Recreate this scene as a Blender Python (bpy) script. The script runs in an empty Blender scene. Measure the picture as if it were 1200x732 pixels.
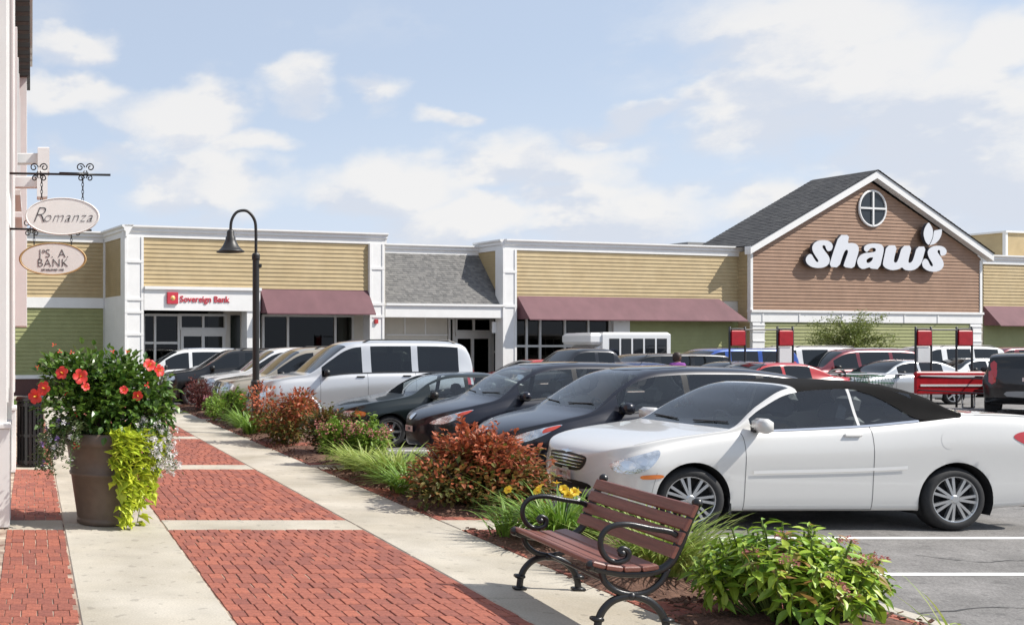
import bpy, bmesh, math, random
from bisect import bisect_right
from mathutils import Vector, Matrix, Euler
from mathutils.bvhtree import BVHTree

random.seed(7)
scene = bpy.context.scene
COL = scene.collection
R = math.radians

# ------------------------------------------------------------------ camera
# X runs across the walk, Y along it, Z up; the walk surface is z = 0.
FPX, AXX, AXY = 1200.0, 37.0, 405.0          # focal length and principal point, in photo pixels
EYE = 1.80
cam = bpy.data.cameras.new('camera')
cam.sensor_width = 36.0
cam.lens = 36.0 * FPX / 1200.0
cam.shift_x = (600 - AXX) / 1200.0
cam.shift_y = (AXY - 366) / 1200.0
cam.clip_start = 0.05
cam.clip_end = 5000
camo = bpy.data.objects.new('camera', cam)
camo.location = (0, 0, EYE)
camo.rotation_euler = (R(90), 0, 0)
COL.objects.link(camo)
scene.camera = camo

# ------------------------------------------------------------------ sun and sky
TRAVEL = Vector((-1.0, 0.33, -1.14)).normalized()
SUND = -TRAVEL
sun = bpy.data.lights.new('sun', 'SUN')
sun.energy = 5.0
sun.angle = R(0.55)
sun.color = (1.0, 0.955, 0.885)
suno = bpy.data.objects.new('sun', sun)
suno.rotation_euler = TRAVEL.to_track_quat('-Z', 'Y').to_euler()
suno.location = (20, -5, 30)
COL.objects.link(suno)

world = bpy.data.worlds.new('World')
scene.world = world
world.use_nodes = True
SKY_STRENGTH = 0.115


def build_world():
    nt = world.node_tree
    nt.nodes.clear()
    N, Lk = nt.nodes.new, nt.links.new

    def val(x, sock):
        if isinstance(x, (int, float)):
            sock.default_value = x
        elif isinstance(x, tuple):
            sock.default_value = x
        else:
            Lk(x, sock)

    def m(op, a, b=0.0, c=0.0):
        n = N('ShaderNodeMath'); n.operation = op
        val(a, n.inputs[0]); val(b, n.inputs[1]); val(c, n.inputs[2])
        return n.outputs[0]

    def vm(op, a, b=(0, 0, 0)):
        n = N('ShaderNodeVectorMath'); n.operation = op
        val(a, n.inputs[0]); val(b, n.inputs[1])
        return n.outputs['Value'] if op in ('LENGTH', 'DISTANCE', 'DOT_PRODUCT') else n.outputs[0]

    def smooth(x, lo, hi):
        n = N('ShaderNodeMapRange'); n.interpolation_type = 'SMOOTHSTEP'
        val(x, n.inputs[0]); n.inputs[1].default_value = lo; n.inputs[2].default_value = hi
        return n.outputs[0]

    def mix(f, a, b):
        n = N('ShaderNodeMix'); n.data_type = 'RGBA'
        val(f, n.inputs[0]); val(a, n.inputs[6]); val(b, n.inputs[7])
        return n.outputs[2]

    def noise(v, scale, detail, rough):
        n = N('ShaderNodeTexNoise'); Lk(v, n.inputs['Vector'])
        n.inputs['Scale'].default_value = scale
        n.inputs['Detail'].default_value = detail
        n.inputs['Roughness'].default_value = rough
        return n.outputs[0]

    tc = N('ShaderNodeTexCoord')
    d = tc.outputs['Generated']
    sky = N('ShaderNodeTexSky')
    sky.sky_type = 'NISHITA'
    sky.sun_disc = False
    sky.sun_elevation = math.asin(SUND.z)
    sky.sun_rotation = math.atan2(SUND.x, SUND.y)
    sky.air_density = 1.0
    sky.dust_density = 0.6
    sky.ozone_density = 2.2
    dz = vm('MULTIPLY', d, (1, 1, 1.75))
    n1 = noise(dz, 6.5, 9.0, 0.55)
    off = vm('ADD', dz, (0.022, 0.0, 0.045))
    n2 = noise(off, 6.5, 9.0, 0.55)
    big = noise(dz, 2.1, 2.0, 0.5)
    # a few cumulus heads where the sky holds them: direction, radius, flattening
    dens = m('MULTIPLY', m('SUBTRACT', big, 0.64), 1.5)
    wn = N('ShaderNodeTexNoise'); Lk(dz, wn.inputs['Vector']); wn.inputs['Scale'].default_value = 11.0; wn.inputs['Detail'].default_value = 5.0
    warp = vm('MULTIPLY', vm('SUBTRACT', wn.outputs[1], (.5, .5, .5)), (.11, .11, .085))
    dw = vm('ADD', d, warp)
    num, den = 0.0, 0.06
    for (px, py, r, fl) in ((985, 55, .085, 1.15), (900, 135, .075, 1.6), (1060, 165, .08, 1.6), (640, 190, .10, 3.2), (440, 215, .085, 2.6),
                            (360, 110, .04, 1.6), (450, 115, .035, 1.5), (215, 135, .065, 1.6), (240, 215, .085, 2.2), (85, 105, .05, 1.8),
                            (95, 50, .045, 2.6), (720, 260, .10, 3.0), (1120, 225, .07, 1.8), (90, 185, .06, 2.5), (560, 255, .07, 3.0),
                            (900, 235, .06, 2.0), (1210, 40, .04, 1.2), (740, 140, .05, 3.2), (830, 110, .03, 1.4), (300, 165, .045, 2.2), (520, 150, .03, 2.0), (1150, 120, .05, 1.6), (680, 225, .06, 2.6)):
        c = Vector(((px - AXX) / FPX, 1, (AXY - py) / FPX)).normalized()
        q = vm('MULTIPLY', vm('SUBTRACT', dw, tuple(c)), (1, 1, fl))
        b = m('SUBTRACT', 1.0, m('DIVIDE', vm('LENGTH', q), r * 1.0))
        bp = m('MAXIMUM', b, 0.0)
        qs = N('ShaderNodeSeparateXYZ'); Lk(q, qs.inputs[0])
        num = m('ADD', num, m('MULTIPLY', bp, m('DIVIDE', qs.outputs[2], r)))
        den = m('ADD', den, bp)
        dens = m('SMOOTH_MAX', dens, m('MULTIPLY', b, 0.80), 0.08)
    tall = m('DIVIDE', num, den)
    puff = m('SUBTRACT', 1.0, m('ABSOLUTE', m('SUBTRACT', m('MULTIPLY', noise(dz, 13.0, 4.0, 0.5), 2.0), 1.0)))
    n1 = m('ADD', n1, m('MULTIPLY', m('SUBTRACT', puff, 0.72), 0.16))
    puff2 = m('SUBTRACT', 1.0, m('ABSOLUTE', m('SUBTRACT', m('MULTIPLY', noise(off, 13.0, 4.0, 0.5), 2.0), 1.0)))
    n2 = m('ADD', n2, m('MULTIPLY', m('SUBTRACT', puff2, 0.72), 0.16))
    dd = m('ADD', dens, m('MULTIPLY', m('SUBTRACT', n1, 0.5), 1.7))
    alpha = m('MULTIPLY', smooth(dd, -0.10, 0.50), 0.84)
    lit = smooth(m('ADD', m('MULTIPLY', m('SUBTRACT', n1, n2), 5.0), m('ADD', m('MULTIPLY', dd, -0.10), m('MULTIPLY', tall, 0.30))), -0.40, 0.26)
    k = 1.0 / SKY_STRENGTH
    cl = mix(lit, (0.565 * k, 0.60 * k, 0.67 * k, 1), (0.76 * k, 0.742 * k, 0.72 * k, 1))
    # thin high veil that brightens the blue towards the horizon, as on a humid summer day
    sep = N('ShaderNodeSeparateXYZ'); Lk(d, sep.inputs[0])
    veil = m('ADD', 0.62, m('MULTIPLY', smooth(sep.outputs[2], 0.26, 0.02), 0.38))
    base = mix(veil, sky.outputs[0], (0.56 * k, 0.63 * k, 0.745 * k, 1))
    out = mix(alpha, base, cl)
    bg = N('ShaderNodeBackground'); bg.inputs[1].default_value = SKY_STRENGTH
    Lk(out, bg.inputs[0])
    wo = N('ShaderNodeOutputWorld'); Lk(bg.outputs[0], wo.inputs[0])


build_world()
vs = scene.view_settings
vs.view_transform = 'Standard'
vs.look = 'None'
vs.exposure = 0.30
vs.gamma = 1.0
vs.use_curve_mapping = False

# ------------------------------------------------------------------ materials
MATS = {}


def mat(name, col, rough=0.6, metal=0.0, var=0.0, scale=4.0, bump=0.0, bscale=60.0, coat=0.0, spec=0.5, col2=None, island=0.0,
        objrand=0.0, trans=0.0, detail=5.0, stretch=None, speck=0.0, sscale=90.0, spots=0.0):
    if name in MATS:
        return MATS[name]
    mt = bpy.data.materials.new(name)
    mt.use_nodes = True
    nt = mt.node_tree
    N, Lk = nt.nodes.new, nt.links.new
    b = nt.nodes['Principled BSDF']
    out = nt.nodes['Material Output']
    b.inputs['Roughness'].default_value = rough
    b.inputs['Metallic'].default_value = metal
    b.inputs['Specular IOR Level'].default_value = spec
    b.inputs['Coat Weight'].default_value = coat
    b.inputs['Coat Roughness'].default_value = 0.04
    c1 = (*col, 1)
    c2 = (*(col2 if col2 else col), 1)
    fac = None
    tc = N('ShaderNodeTexCoord')
    vec = tc.outputs['Object']
    if stretch:
        mp = N('ShaderNodeMapping'); Lk(vec, mp.inputs[0]); mp.inputs['Scale'].default_value = stretch
        vec = mp.outputs[0]
    base = None
    if col2 is not None:
        if island:
            g = N('ShaderNodeNewGeometry'); fac = g.outputs['Random Per Island']
        elif objrand:
            g = N('ShaderNodeObjectInfo'); fac = g.outputs['Random']
        else:
            n = N('ShaderNodeTexNoise'); Lk(vec, n.inputs['Vector']); n.inputs['Scale'].default_value = scale
            n.inputs['Detail'].default_value = detail
            r = N('ShaderNodeMapRange'); Lk(n.outputs[0], r.inputs[0]); r.inputs[1].default_value = 0.32; r.inputs[2].default_value = 0.68
            fac = r.outputs[0]
        mx = N('ShaderNodeMix'); mx.data_type = 'RGBA'
        Lk(fac, mx.inputs[0]); mx.inputs[6].default_value = c1; mx.inputs[7].default_value = c2
        base = mx.outputs[2]
    if var:
        n = N('ShaderNodeTexNoise'); Lk(vec, n.inputs['Vector']); n.inputs['Scale'].default_value = scale * 2.3
        n.inputs['Detail'].default_value = detail
        r = N('ShaderNodeMapRange'); Lk(n.outputs[0], r.inputs[0]); r.inputs[1].default_value = 0.25; r.inputs[2].default_value = 0.75
        r.inputs[3].default_value = 1 - var; r.inputs[4].default_value = 1 + var
        h = N('ShaderNodeVectorMath'); h.operation = 'SCALE'
        if base: Lk(base, h.inputs[0])
        else: h.inputs[0].default_value = col
        Lk(r.outputs[0], h.inputs['Scale'])
        base = h.outputs[0]
    if spots:
        for (sc, lo, hi, amt) in ((9.0, .66, .70, spots), (1.1, .56, .74, spots * .8)):
            n = N('ShaderNodeTexNoise'); Lk(vec, n.inputs['Vector']); n.inputs['Scale'].default_value = sc
            n.inputs['Detail'].default_value = 4 if sc < 3 else 1
            r = N('ShaderNodeMapRange'); Lk(n.outputs[0], r.inputs[0]); r.inputs[1].default_value = lo; r.inputs[2].default_value = hi
            r.inputs[3].default_value = 1; r.inputs[4].default_value = 1 - amt
            h = N('ShaderNodeVectorMath'); h.operation = 'SCALE'
            if base: Lk(base, h.inputs[0])
            else: h.inputs[0].default_value = col
            Lk(r.outputs[0], h.inputs['Scale'])
            base = h.outputs[0]
    if speck:
        n = N('ShaderNodeTexNoise'); Lk(vec, n.inputs['Vector']); n.inputs['Scale'].default_value = sscale
        n.inputs['Detail'].default_value = 3
        r = N('ShaderNodeMapRange'); Lk(n.outputs[0], r.inputs[0]); r.inputs[1].default_value = 0.3; r.inputs[2].default_value = 0.7
        r.inputs[3].default_value = 1 - speck; r.inputs[4].default_value = 1 + speck
        h = N('ShaderNodeVectorMath'); h.operation = 'SCALE'
        if base: Lk(base, h.inputs[0])
        else: h.inputs[0].default_value = col
        Lk(r.outputs[0], h.inputs['Scale'])
        base = h.outputs[0]
    if base: Lk(base, b.inputs['Base Color'])
    else: b.inputs['Base Color'].default_value = c1
    if bump:
        n = N('ShaderNodeTexNoise'); Lk(vec, n.inputs['Vector']); n.inputs['Scale'].default_value = bscale
        n.inputs['Detail'].default_value = 6
        bp = N('ShaderNodeBump'); bp.inputs['Strength'].default_value = bump; bp.inputs['Distance'].default_value = 0.01
        Lk(n.outputs[0], bp.inputs['Height']); Lk(bp.outputs[0], b.inputs['Normal'])
    if trans:
        t = N('ShaderNodeBsdfTranslucent')
        if base: Lk(base, t.inputs[0])
        else: t.inputs[0].default_value = c1
        ms = N('ShaderNodeMixShader'); ms.inputs[0].default_value = trans
        Lk(b.outputs[0], ms.inputs[1]); Lk(t.outputs[0], ms.inputs[2]); Lk(ms.outputs[0], out.inputs[0])
    MATS[name] = mt
    return mt


def glass(name, tint, refl=1.0, rough=0.01, ior=1.62):
    """Thin pane: lets tinted light through, mirrors the sky by its angle."""
    if name in MATS: return MATS[name]
    mt = bpy.data.materials.new(name); mt.use_nodes = True
    nt = mt.node_tree; nt.nodes.clear(); N, Lk = nt.nodes.new, nt.links.new
    t = N('ShaderNodeBsdfTransparent'); t.inputs[0].default_value = (*tint, 1)
    g = N('ShaderNodeBsdfGlossy'); g.inputs['Roughness'].default_value = rough; g.inputs[0].default_value = (refl, refl, refl, 1)
    f = N('ShaderNodeFresnel'); f.inputs[0].default_value = ior
    ms = N('ShaderNodeMixShader'); Lk(f.outputs[0], ms.inputs[0]); Lk(t.outputs[0], ms.inputs[1]); Lk(g.outputs[0], ms.inputs[2])
    o = N('ShaderNodeOutputMaterial'); Lk(ms.outputs[0], o.inputs[0])
    MATS[name] = mt
    return mt


# ------------------------------------------------------------------ mesh helpers
class MB:
    """collects faces; build() links them as ONE mesh object"""

    def __init__(s):
        s.v = []; s.f = []; s.mi = []

    def add(s, verts, faces, mi=0):
        o = len(s.v)
        s.v.extend([tuple(p) for p in verts])
        s.f.extend([tuple(i + o for i in f) for f in faces])
        s.mi.extend([mi] * len(faces))

    def box(s, x0, x1, y0, y1, z0, z1, M=None, mi=0, bev=0.0):
        if bev:
            b = bev
            ring = []
            vs = []
            for (z, i) in ((z0, b), (z0 + b, 0), (z1 - b, 0), (z1, b)):
                vs += [(x0 + i, y0 + i, z), (x1 - i, y0 + i, z), (x1 - i, y1 - i, z), (x0 + i, y1 - i, z)]
            fs = [(3, 2, 1, 0), (12, 13, 14, 15)]
            for k in range(3):
                for j in range(4):
                    a = k * 4 + j; c = k * 4 + (j + 1) % 4
                    fs.append((a, c, c + 4, a + 4))
        else:
            vs = [(x0, y0, z0), (x1, y0, z0), (x1, y1, z0), (x0, y1, z0), (x0, y0, z1), (x1, y0, z1), (x1, y1, z1), (x0, y1, z1)]
            fs = [(3, 2, 1, 0), (4, 5, 6, 7), (0, 1, 5, 4), (1, 2, 6, 5), (2, 3, 7, 6), (3, 0, 4, 7)]
        if M: vs = [M @ Vector(p) for p in vs]
        s.add(vs, fs, mi)
        return s

    def lathe(s, prof, n=24, M=None, mi=0, cap=True):
        """prof = [(r, z)] about z"""
        vs, fs = [], []
        for (r, z) in prof:
            for k in range(n):
                a = 2 * math.pi * k / n
                vs.append((r * math.cos(a), r * math.sin(a), z))
        for i in range(len(prof) - 1):
            for k in range(n):
                a = i * n + k; b = i * n + (k + 1) % n
                fs.append((a, b, b + n, a + n))
        if cap:
            fs.append(tuple(range(n - 1, -1, -1))); fs.append(tuple(range((len(prof) - 1) * n, len(prof) * n)))
        if M: vs = [M @ Vector(p) for p in vs]
        s.add(vs, fs, mi)
        return s

    def tube(s, pts, rad, n=8, M=None, mi=0, flat=1.0, cap=True):
        pts = [Vector(p) for p in pts]
        rads = rad if isinstance(rad, (list, tuple)) else [rad] * len(pts)
        vs, fs = [], []
        prev = None
        for i, p in enumerate(pts):
            a = pts[max(i - 1, 0)]; b = pts[min(i + 1, len(pts) - 1)]
            t = (b - a)
            t = t.normalized() if t.length > 1e-9 else Vector((0, 0, 1))
            if prev is None:
                ref = Vector((0, 1, 0)) if abs(t.y) < 0.9 else Vector((1, 0, 0))
                u = (ref - t * ref.dot(t)).normalized()
            else:
                u = (prev - t * prev.dot(t))
                u = u.normalized() if u.length > 1e-6 else t.orthogonal().normalized()
            prev = u
            w = t.cross(u)
            for k in range(n):
                an = 2 * math.pi * k / n
                vs.append(p + (u * math.cos(an) * flat + w * math.sin(an)) * rads[i])
        for i in range(len(pts) - 1):
            for k in range(n):
                a = i * n + k; b = i * n + (k + 1) % n
                fs.append((a, b, b + n, a + n))
        if cap:
            fs.append(tuple(range(n - 1, -1, -1))); fs.append(tuple(range((len(pts) - 1) * n, len(pts) * n)))
        if M: vs = [M @ Vector(p) for p in vs]
        s.add(vs, fs, mi)
        return s

    def prism(s, outline, y0, y1, M=None, mi=0):
        """outline in (x, z), extruded from y0 to y1"""
        n = len(outline)
        vs = [(x, y0, z) for x, z in outline] + [(x, y1, z) for x, z in outline]
        fs = [tuple(range(n)), tuple(range(2 * n - 1, n - 1, -1))]
        for k in range(n):
            a, b = k, (k + 1) % n
            fs.append((b, a, a + n, b + n))
        if M: vs = [M @ Vector(p) for p in vs]
        s.add(vs, fs, mi)
        return s

    def build(s, name, mats, parent=None, smooth=False, fixn=False):
        me = bpy.data.meshes.new(name)
        me.from_pydata(s.v, [], s.f)
        ml = mats if isinstance(mats, (list, tuple)) else [mats]
        for m_ in ml: me.materials.append(m_)
        if len(ml) > 1: me.polygons.foreach_set('material_index', s.mi)
        if fixn:
            bm = bmesh.new(); bm.from_mesh(me); bmesh.ops.recalc_face_normals(bm, faces=bm.faces); bm.to_mesh(me); bm.free()
        if smooth: me.shade_smooth()
        me.update()
        return link(name, me, parent)


def link(name, me, parent=None):
    o = bpy.data.objects.new(name, me)
    COL.objects.link(o)
    if parent: o.parent = parent
    return o


def tag(o, label=None, cat=None, group=None, kind=None):
    if label: o['label'] = label
    if cat: o['category'] = cat
    if group: o['group'] = group
    if kind: o['kind'] = kind
    return o


def thing(name, loc, label, cat, group=None, rz=0.0):
    o = bpy.data.objects.new(name, None)
    o.empty_display_size = 0.2
    o.location = loc; o.rotation_euler = (0, 0, rz)
    COL.objects.link(o)
    return tag(o, label, cat, group)


def abs_part(o, root):
    """the mesh of o is in world coordinates; hang it under root without moving it"""
    o.parent = root
    if o.parent is root: o.location = -Vector(root.location)
    return o


KIDS = {}


def copy_tree(o, parent=None):
    c = o.copy(); COL.objects.link(c); c.parent = parent
    for ch in list(o.children): copy_tree(ch, c)
    return c


def spline(pts, n=8, closed=False):
    P = [Vector(p) for p in pts]
    out = []
    m_ = len(P)
    rng = range(m_ if closed else m_ - 1)
    for i in rng:
        p0 = P[(i - 1) % m_] if closed or i > 0 else P[0]
        p1 = P[i]; p2 = P[(i + 1) % m_]
        p3 = P[(i + 2) % m_] if closed or i + 2 < m_ else P[-1]
        for k in range(n):
            t = k / n
            out.append(0.5 * ((2 * p1) + (p2 - p0) * t + (2 * p0 - 5 * p1 + 4 * p2 - p3) * t * t + (3 * p1 - p0 - 3 * p2 + p3) * t ** 3))
    if not closed: out.append(P[-1])
    return out


def pch(keys):
    """monotone cubic through (x, y) keys"""
    xs = [k[0] for k in keys]; ys = [k[1] for k in keys]
    n = len(xs)
    h = [xs[i + 1] - xs[i] for i in range(n - 1)]
    dl = [(ys[i + 1] - ys[i]) / h[i] for i in range(n - 1)]
    m_ = [0.0] * n
    m_[0] = dl[0]; m_[-1] = dl[-1]
    for i in range(1, n - 1):
        if dl[i - 1] * dl[i] > 0:
            w1 = 2 * h[i] + h[i - 1]; w2 = h[i] + 2 * h[i - 1]
            m_[i] = (w1 + w2) / (w1 / dl[i - 1] + w2 / dl[i])

    def f(x):
        if x <= xs[0]: return ys[0]
        if x >= xs[-1]: return ys[-1]
        i = bisect_right(xs, x) - 1
        t = (x - xs[i]) / h[i]
        return ((1 + 2 * t) * (1 - t) ** 2 * ys[i] + t * (1 - t) ** 2 * h[i] * m_[i] + t * t * (3 - 2 * t) * ys[i + 1] + t * t * (t - 1) * h[i] * m_[i + 1])
    return f


def text_mesh(body, size, extrude=0.005, shear=0.0, offset=0.0, bevel=0.0, spacing=1.0, align='CENTER'):
    cu = bpy.data.curves.new('lettering', 'FONT')
    cu.body = body; cu.size = size; cu.extrude = extrude; cu.shear = shear; cu.offset = offset
    cu.bevel_depth = bevel; cu.space_character = spacing; cu.align_x = align; cu.align_y = 'CENTER'
    cu.resolution_u = 6
    o = bpy.data.objects.new('lettering', cu); COL.objects.link(o)
    dg = bpy.context.evaluated_depsgraph_get()
    me = bpy.data.meshes.new_from_object(o.evaluated_get(dg))
    bpy.data.objects.remove(o); bpy.data.curves.remove(cu)
    return me


def sstep(a, b, x):
    t = min(1, max(0, (x - a) / (b - a)))
    return t * t * (3 - 2 * t)


def lot_z(y):
    return -0.14 + 0.09 * sstep(13, 36, y)


# shared materials
WHITE = mat('white_trim_paint', (0.76, 0.75, 0.73), 0.5, var=0.04, scale=1.2)
IRON = mat('black_cast_iron', (0.012, 0.012, 0.013), 0.32, var=0.2, scale=12, bump=0.12, bscale=90, spec=0.5)
CONC = mat('pale_concrete', (0.36, 0.32, 0.25), 0.85, var=0.14, scale=0.8, bump=0.25, bscale=140, col2=(0.485, 0.445, 0.375), detail=11, speck=.12, sscale=70, spots=.22)
ASPH = mat('worn_asphalt', (0.155, 0.148, 0.140), 0.9, var=0.20, scale=1.6, bump=0.5, bscale=170, col2=(0.215, 0.205, 0.195), detail=14, speck=.34, sscale=75, spots=.25)
PAINTLINE = mat('line_paint', (0.74, 0.74, 0.72), 0.7, var=0.12, scale=7)
MULCH = mat('bark_mulch', (0.075, 0.035, 0.022), 0.95, col2=(0.17, 0.09, 0.06), scale=26, bump=1.0, bscale=60, var=0.3)

# ------------------------------------------------------------------ the setting: lot, walk, kerb, bricks
def build_ground():
    m = MB()
    ys = [-60, -20, 0, 13] + [13 + i * 1.0 for i in range(1, 24)] + [40, 60, 120, 400, 2500]
    xs = [-1500, -200, -40, -8, 0, 6, 14, 30, 60, 150, 500, 2500]
    for y in ys:
        for x in xs: m.v.append((x, y, lot_z(y)))
    n = len(xs)
    for j in range(len(ys) - 1):
        for i in range(n - 1):
            m.f.append((j * n + i, j * n + i + 1, (j + 1) * n + i + 1, (j + 1) * n + i)); m.mi.append(0)
    tag(m.build('parking_lot', ASPH, smooth=True), kind='structure')

    # bedding under the pavers
    SAND = mat('joint_sand', (0.15, 0.075, 0.055), 0.95, col2=(0.55, 0.46, 0.36), scale=4.5, var=0.25, bump=0.3, detail=4)
    b = MB(); b.box(-0.75, 5.80, -3, 31, -0.40, -0.009)
    tag(b.build('walkway', SAND), kind='structure')

    # long concrete strips and the bands across, slab by slab
    def slabs(name, x0, x1, cuts):
        root = tag(thing(name, ((x0 + x1) / 2, 7, -0.1), None, None), kind='structure')
        for a, c in zip(cuts[:-1], cuts[1:]):
            q = MB(); q.box(x0 + .005, x1 - .005, a + .006, c - .006, -0.1, random.uniform(-.0012, .0012), bev=0.009)
            abs_part(q.build('slab', CONC), root)
    cuts = [7.32 + 1.5 * k for k in range(-5, 17)]
    slabs('concrete_strip', 0.32, 1.33, cuts)
    slabs('concrete_strip', 3.26, 4.21, cuts)
    bands = [5.15, 10.05, 14.95, 19.85, 24.75]
    for y in bands:
        slabs('concrete_band', 1.33, 3.26, [y, y + 0.55])
        slabs('concrete_band', -0.24, 0.32, [y, y + 0.55])
        slabs('concrete_band', 4.21, 5.80, [y, y + 0.55])
    # kerb
    root = tag(thing('kerb', (5.88, 10, -0.14), None, None), kind='structure')
    for k in range(14):
        q = MB(); y0 = -3 + k * 2.43
        q.box(5.803, 5.96, y0 + .005, y0 + 2.425, -0.4, 0.002, bev=0.018)
        abs_part(q.build('kerb_stone', CONC), root)
    q = MB(); q.box(-0.75, 5.80, 31.005, 31.16, -0.4, 0.002, bev=0.018)
    abs_part(q.build('kerb_stone', CONC), root)

    # bricks
    BR1 = mat('red_paver', (0.345, 0.108, 0.066), 0.85, col2=(0.22, 0.072, 0.052), objrand=1, speck=.22, sscale=60, var=0.26, scale=9, bump=0.35, bscale=70)
    BR2 = mat('red_paver_field', (0.345, 0.108, 0.066), 0.85, col2=(0.22, 0.072, 0.052), island=1, speck=.22, sscale=60, var=0.26, scale=9, bump=0.35, bscale=70)
    bw, bd = 0.110, 0.158
    variants = []
    for k in range(6):
        q = MB(); rr = random.Random(k)
        g = lambda: rr.uniform(0.0010, 0.0050)
        q.box(-bw / 2 + g(), bw / 2 - g(), -bd / 2 + g(), bd / 2 - g(), -0.05, 0.0, bev=0.004)
        me = bpy.data.meshes.new('brick'); me.from_pydata(q.v, [], q.f); me.materials.append(BR1)
        variants.append((me, q))

    def field(name, x0, x1, y0, y1, single):
        root = tag(thing(name, ((x0 + x1) / 2, y0, -0.05), None, None), kind='structure')
        rest = MB(); cnt = 0
        nr = int(round((y1 - y0) / bd)); d_ = (y1 - y0) / nr
        for r in range(nr):
            yc = y0 + (r + .5) * d_
            offx = (random.choice((0, .5, .5, .15)) + random.uniform(-.06, .06)) % 1 * bw
            x = x0 - offx
            while x < x1 - 0.02:
                a = max(x, x0); c = min(x + bw, x1)
                if c - a > 0.028:
                    me, q = random.choice(variants)
                    w = (c - a) / bw
                    px = AXX + FPX * ((a + c) / 2) / yc
                    vis = single and yc > 6.50 and px > -15 and cnt < 298
                    loc = Vector(((a + c) / 2, yc, random.uniform(-.0035, .0022)))
                    M = Matrix.Translation(loc) @ Euler((random.uniform(-.008, .008), random.uniform(-.01, .01), random.uniform(-.012, .012))).to_matrix().to_4x4() \
                        @ Matrix.Diagonal((w, d_ / bd, 1, 1))
                    if vis:
                        o = link('brick', me, root); cnt += 1
                        o.matrix_world = M
                        o.location = loc - root.location
                    else:
                        rest.add([M @ Vector(p) for p in q.v], q.f)
                x += bw
        if rest.v:
            o = rest.build('brick_field', BR2)
            abs_part(o, root); tag(o, kind='stuff')
    prev = -1.0
    for k, y in enumerate(bands + [31.0]):
        field('brick_paving', 1.335, 3.255, prev, y - .004, k == 1)
        field('brick_paving', -0.24, 0.315, prev, y - .004, k == 1)
        field('brick_paving', 4.215, 5.795, prev, y - .004, False)
        prev = y + 0.554

    # parking lines
    for i, (y, x0, x1) in enumerate([(8.69, 6.0, 12.5), (10.33, 6.0, 12.5), (12.95, 6.0, 12), (15.8, 6.0, 12), (18.8, 6.0, 12), (21.7, 6.0, 12), (24.9, 6.0, 12), (5.7, 6.0, 12.5)]):
        q = MB()
        q.add([(x0, y - .055, lot_z(y) + .004), (x1, y - .055, lot_z(y) + .004), (x1, y + .055, lot_z(y) + .005), (x0, y + .055, lot_z(y) + .005)], [(0, 1, 2, 3)])
        tag(q.build('parking_line', PAINTLINE), kind='structure')
    for i in range(6):
        x = 17.5 + i * 2.75
        q = MB()
        ys_ = [24.5 + k * 0.5 for k in range(11)]
        for k in range(10):
            a, b_ = ys_[k], ys_[k + 1]
            q.add([(x - .055, a, lot_z(a) + .004), (x + .055, a, lot_z(a) + .004), (x + .055, b_, lot_z(b_) + .004), (x - .055, b_, lot_z(b_) + .004)], [(0, 1, 2, 3)])
        tag(q.build('parking_line', PAINTLINE), kind='structure')
    # lane lines running across further out
    for y in (20.5, 26.3, 30.2):
        q = MB(); q.add([(16, y - .06, lot_z(y - .06) + .004), (60, y - .06, lot_z(y - .06) + .004), (60, y + .06, lot_z(y + .06) + .004), (16, y + .06, lot_z(y + .06) + .004)], [(0, 1, 2, 3)])
        tag(q.build('parking_line', PAINTLINE), kind='structure')

    # tar-filled cracks in the lot
    for (pts) in ([(10.4, 9.75), (10.9, 9.9), (11.3, 9.82), (11.9, 10.05), (12.8, 10.0)], [(6.4, 7.4), (7.2, 7.6), (7.9, 7.5), (9.0, 7.75), (10.2, 7.7), (11.5, 7.9)], [(8.2, 9.5), (8.5, 9.2), (8.9, 9.25), (9.4, 9.05)], [(16, 18.4), (19, 18.9), (23, 18.6), (28, 19.2)], [(20, 23.6), (24, 23.2), (30, 23.9)]):
        P_ = spline([(x, y, 0) for x, y in pts], 8); q = MB(); rr = random.Random(int(pts[0][0] * 10)); prev = None
        for p in P_:
            w = rr.uniform(.004, .014); j = rr.uniform(-.02, .02); z = lot_z(p.y) + .003
            cur = [(p.x, p.y + j - w, z), (p.x, p.y + j + w, z)]
            if prev: q.add(prev + cur, [(0, 2, 3, 1)])
            prev = cur
        tag(q.build('tar_seam', mat('tar', (.05, .048, .046), .7)), kind='structure')
    # mulch pockets in the planted edge
    def pocket(y0, y1, x0=4.20, x1=5.76):
        q = MB(); nx, ny = 14, max(6, int((y1 - y0) / .12))
        rr = random.Random(int(y0 * 10))
        for j in range(ny + 1):
            for i in range(nx + 1):
                u, v = i / nx, j / ny
                e = min(1, 5 * min(u, 1 - u)) * min(1, 5 * min(v, 1 - v))
                wob = 0.05 * math.sin(7 * v * (y1 - y0) + y0) * (1 if u < .5 else .3)
                q.v.append((x0 + (x1 - x0) * u + wob * (1 - u), y0 + (y1 - y0) * v + .05 * math.sin(9 * u), -0.012 + 0.075 * e * (0.6 + 0.4 * math.sin(5 * u + 3 * v) ** 2) + (rr.uniform(0, .02) if e > .3 else 0)))
        for j in range(ny):
            for i in range(nx):
                a = j * (nx + 1) + i
                q.f.append((a, a + 1, a + nx + 2, a + nx + 1)); q.mi.append(0)
        # loose chips
        for k in range(int(260 * (y1 - y0))):
            cx, cy = rr.uniform(x0 - .04, x1), rr.uniform(y0 - .03, y1)
            M = Matrix.Translation((cx, cy, rr.uniform(.0, .065))) @ Euler((rr.uniform(-.7, .7), rr.uniform(-.7, .7), rr.uniform(0, 6.3))).to_matrix().to_4x4()
            l, w = rr.uniform(.012, .035), rr.uniform(.004, .01)
            q.box(-l, l, -w, w, -.003, .004, M)
        tag(q.build('planting_bed', MULCH, smooth=False), kind='structure')
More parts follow.
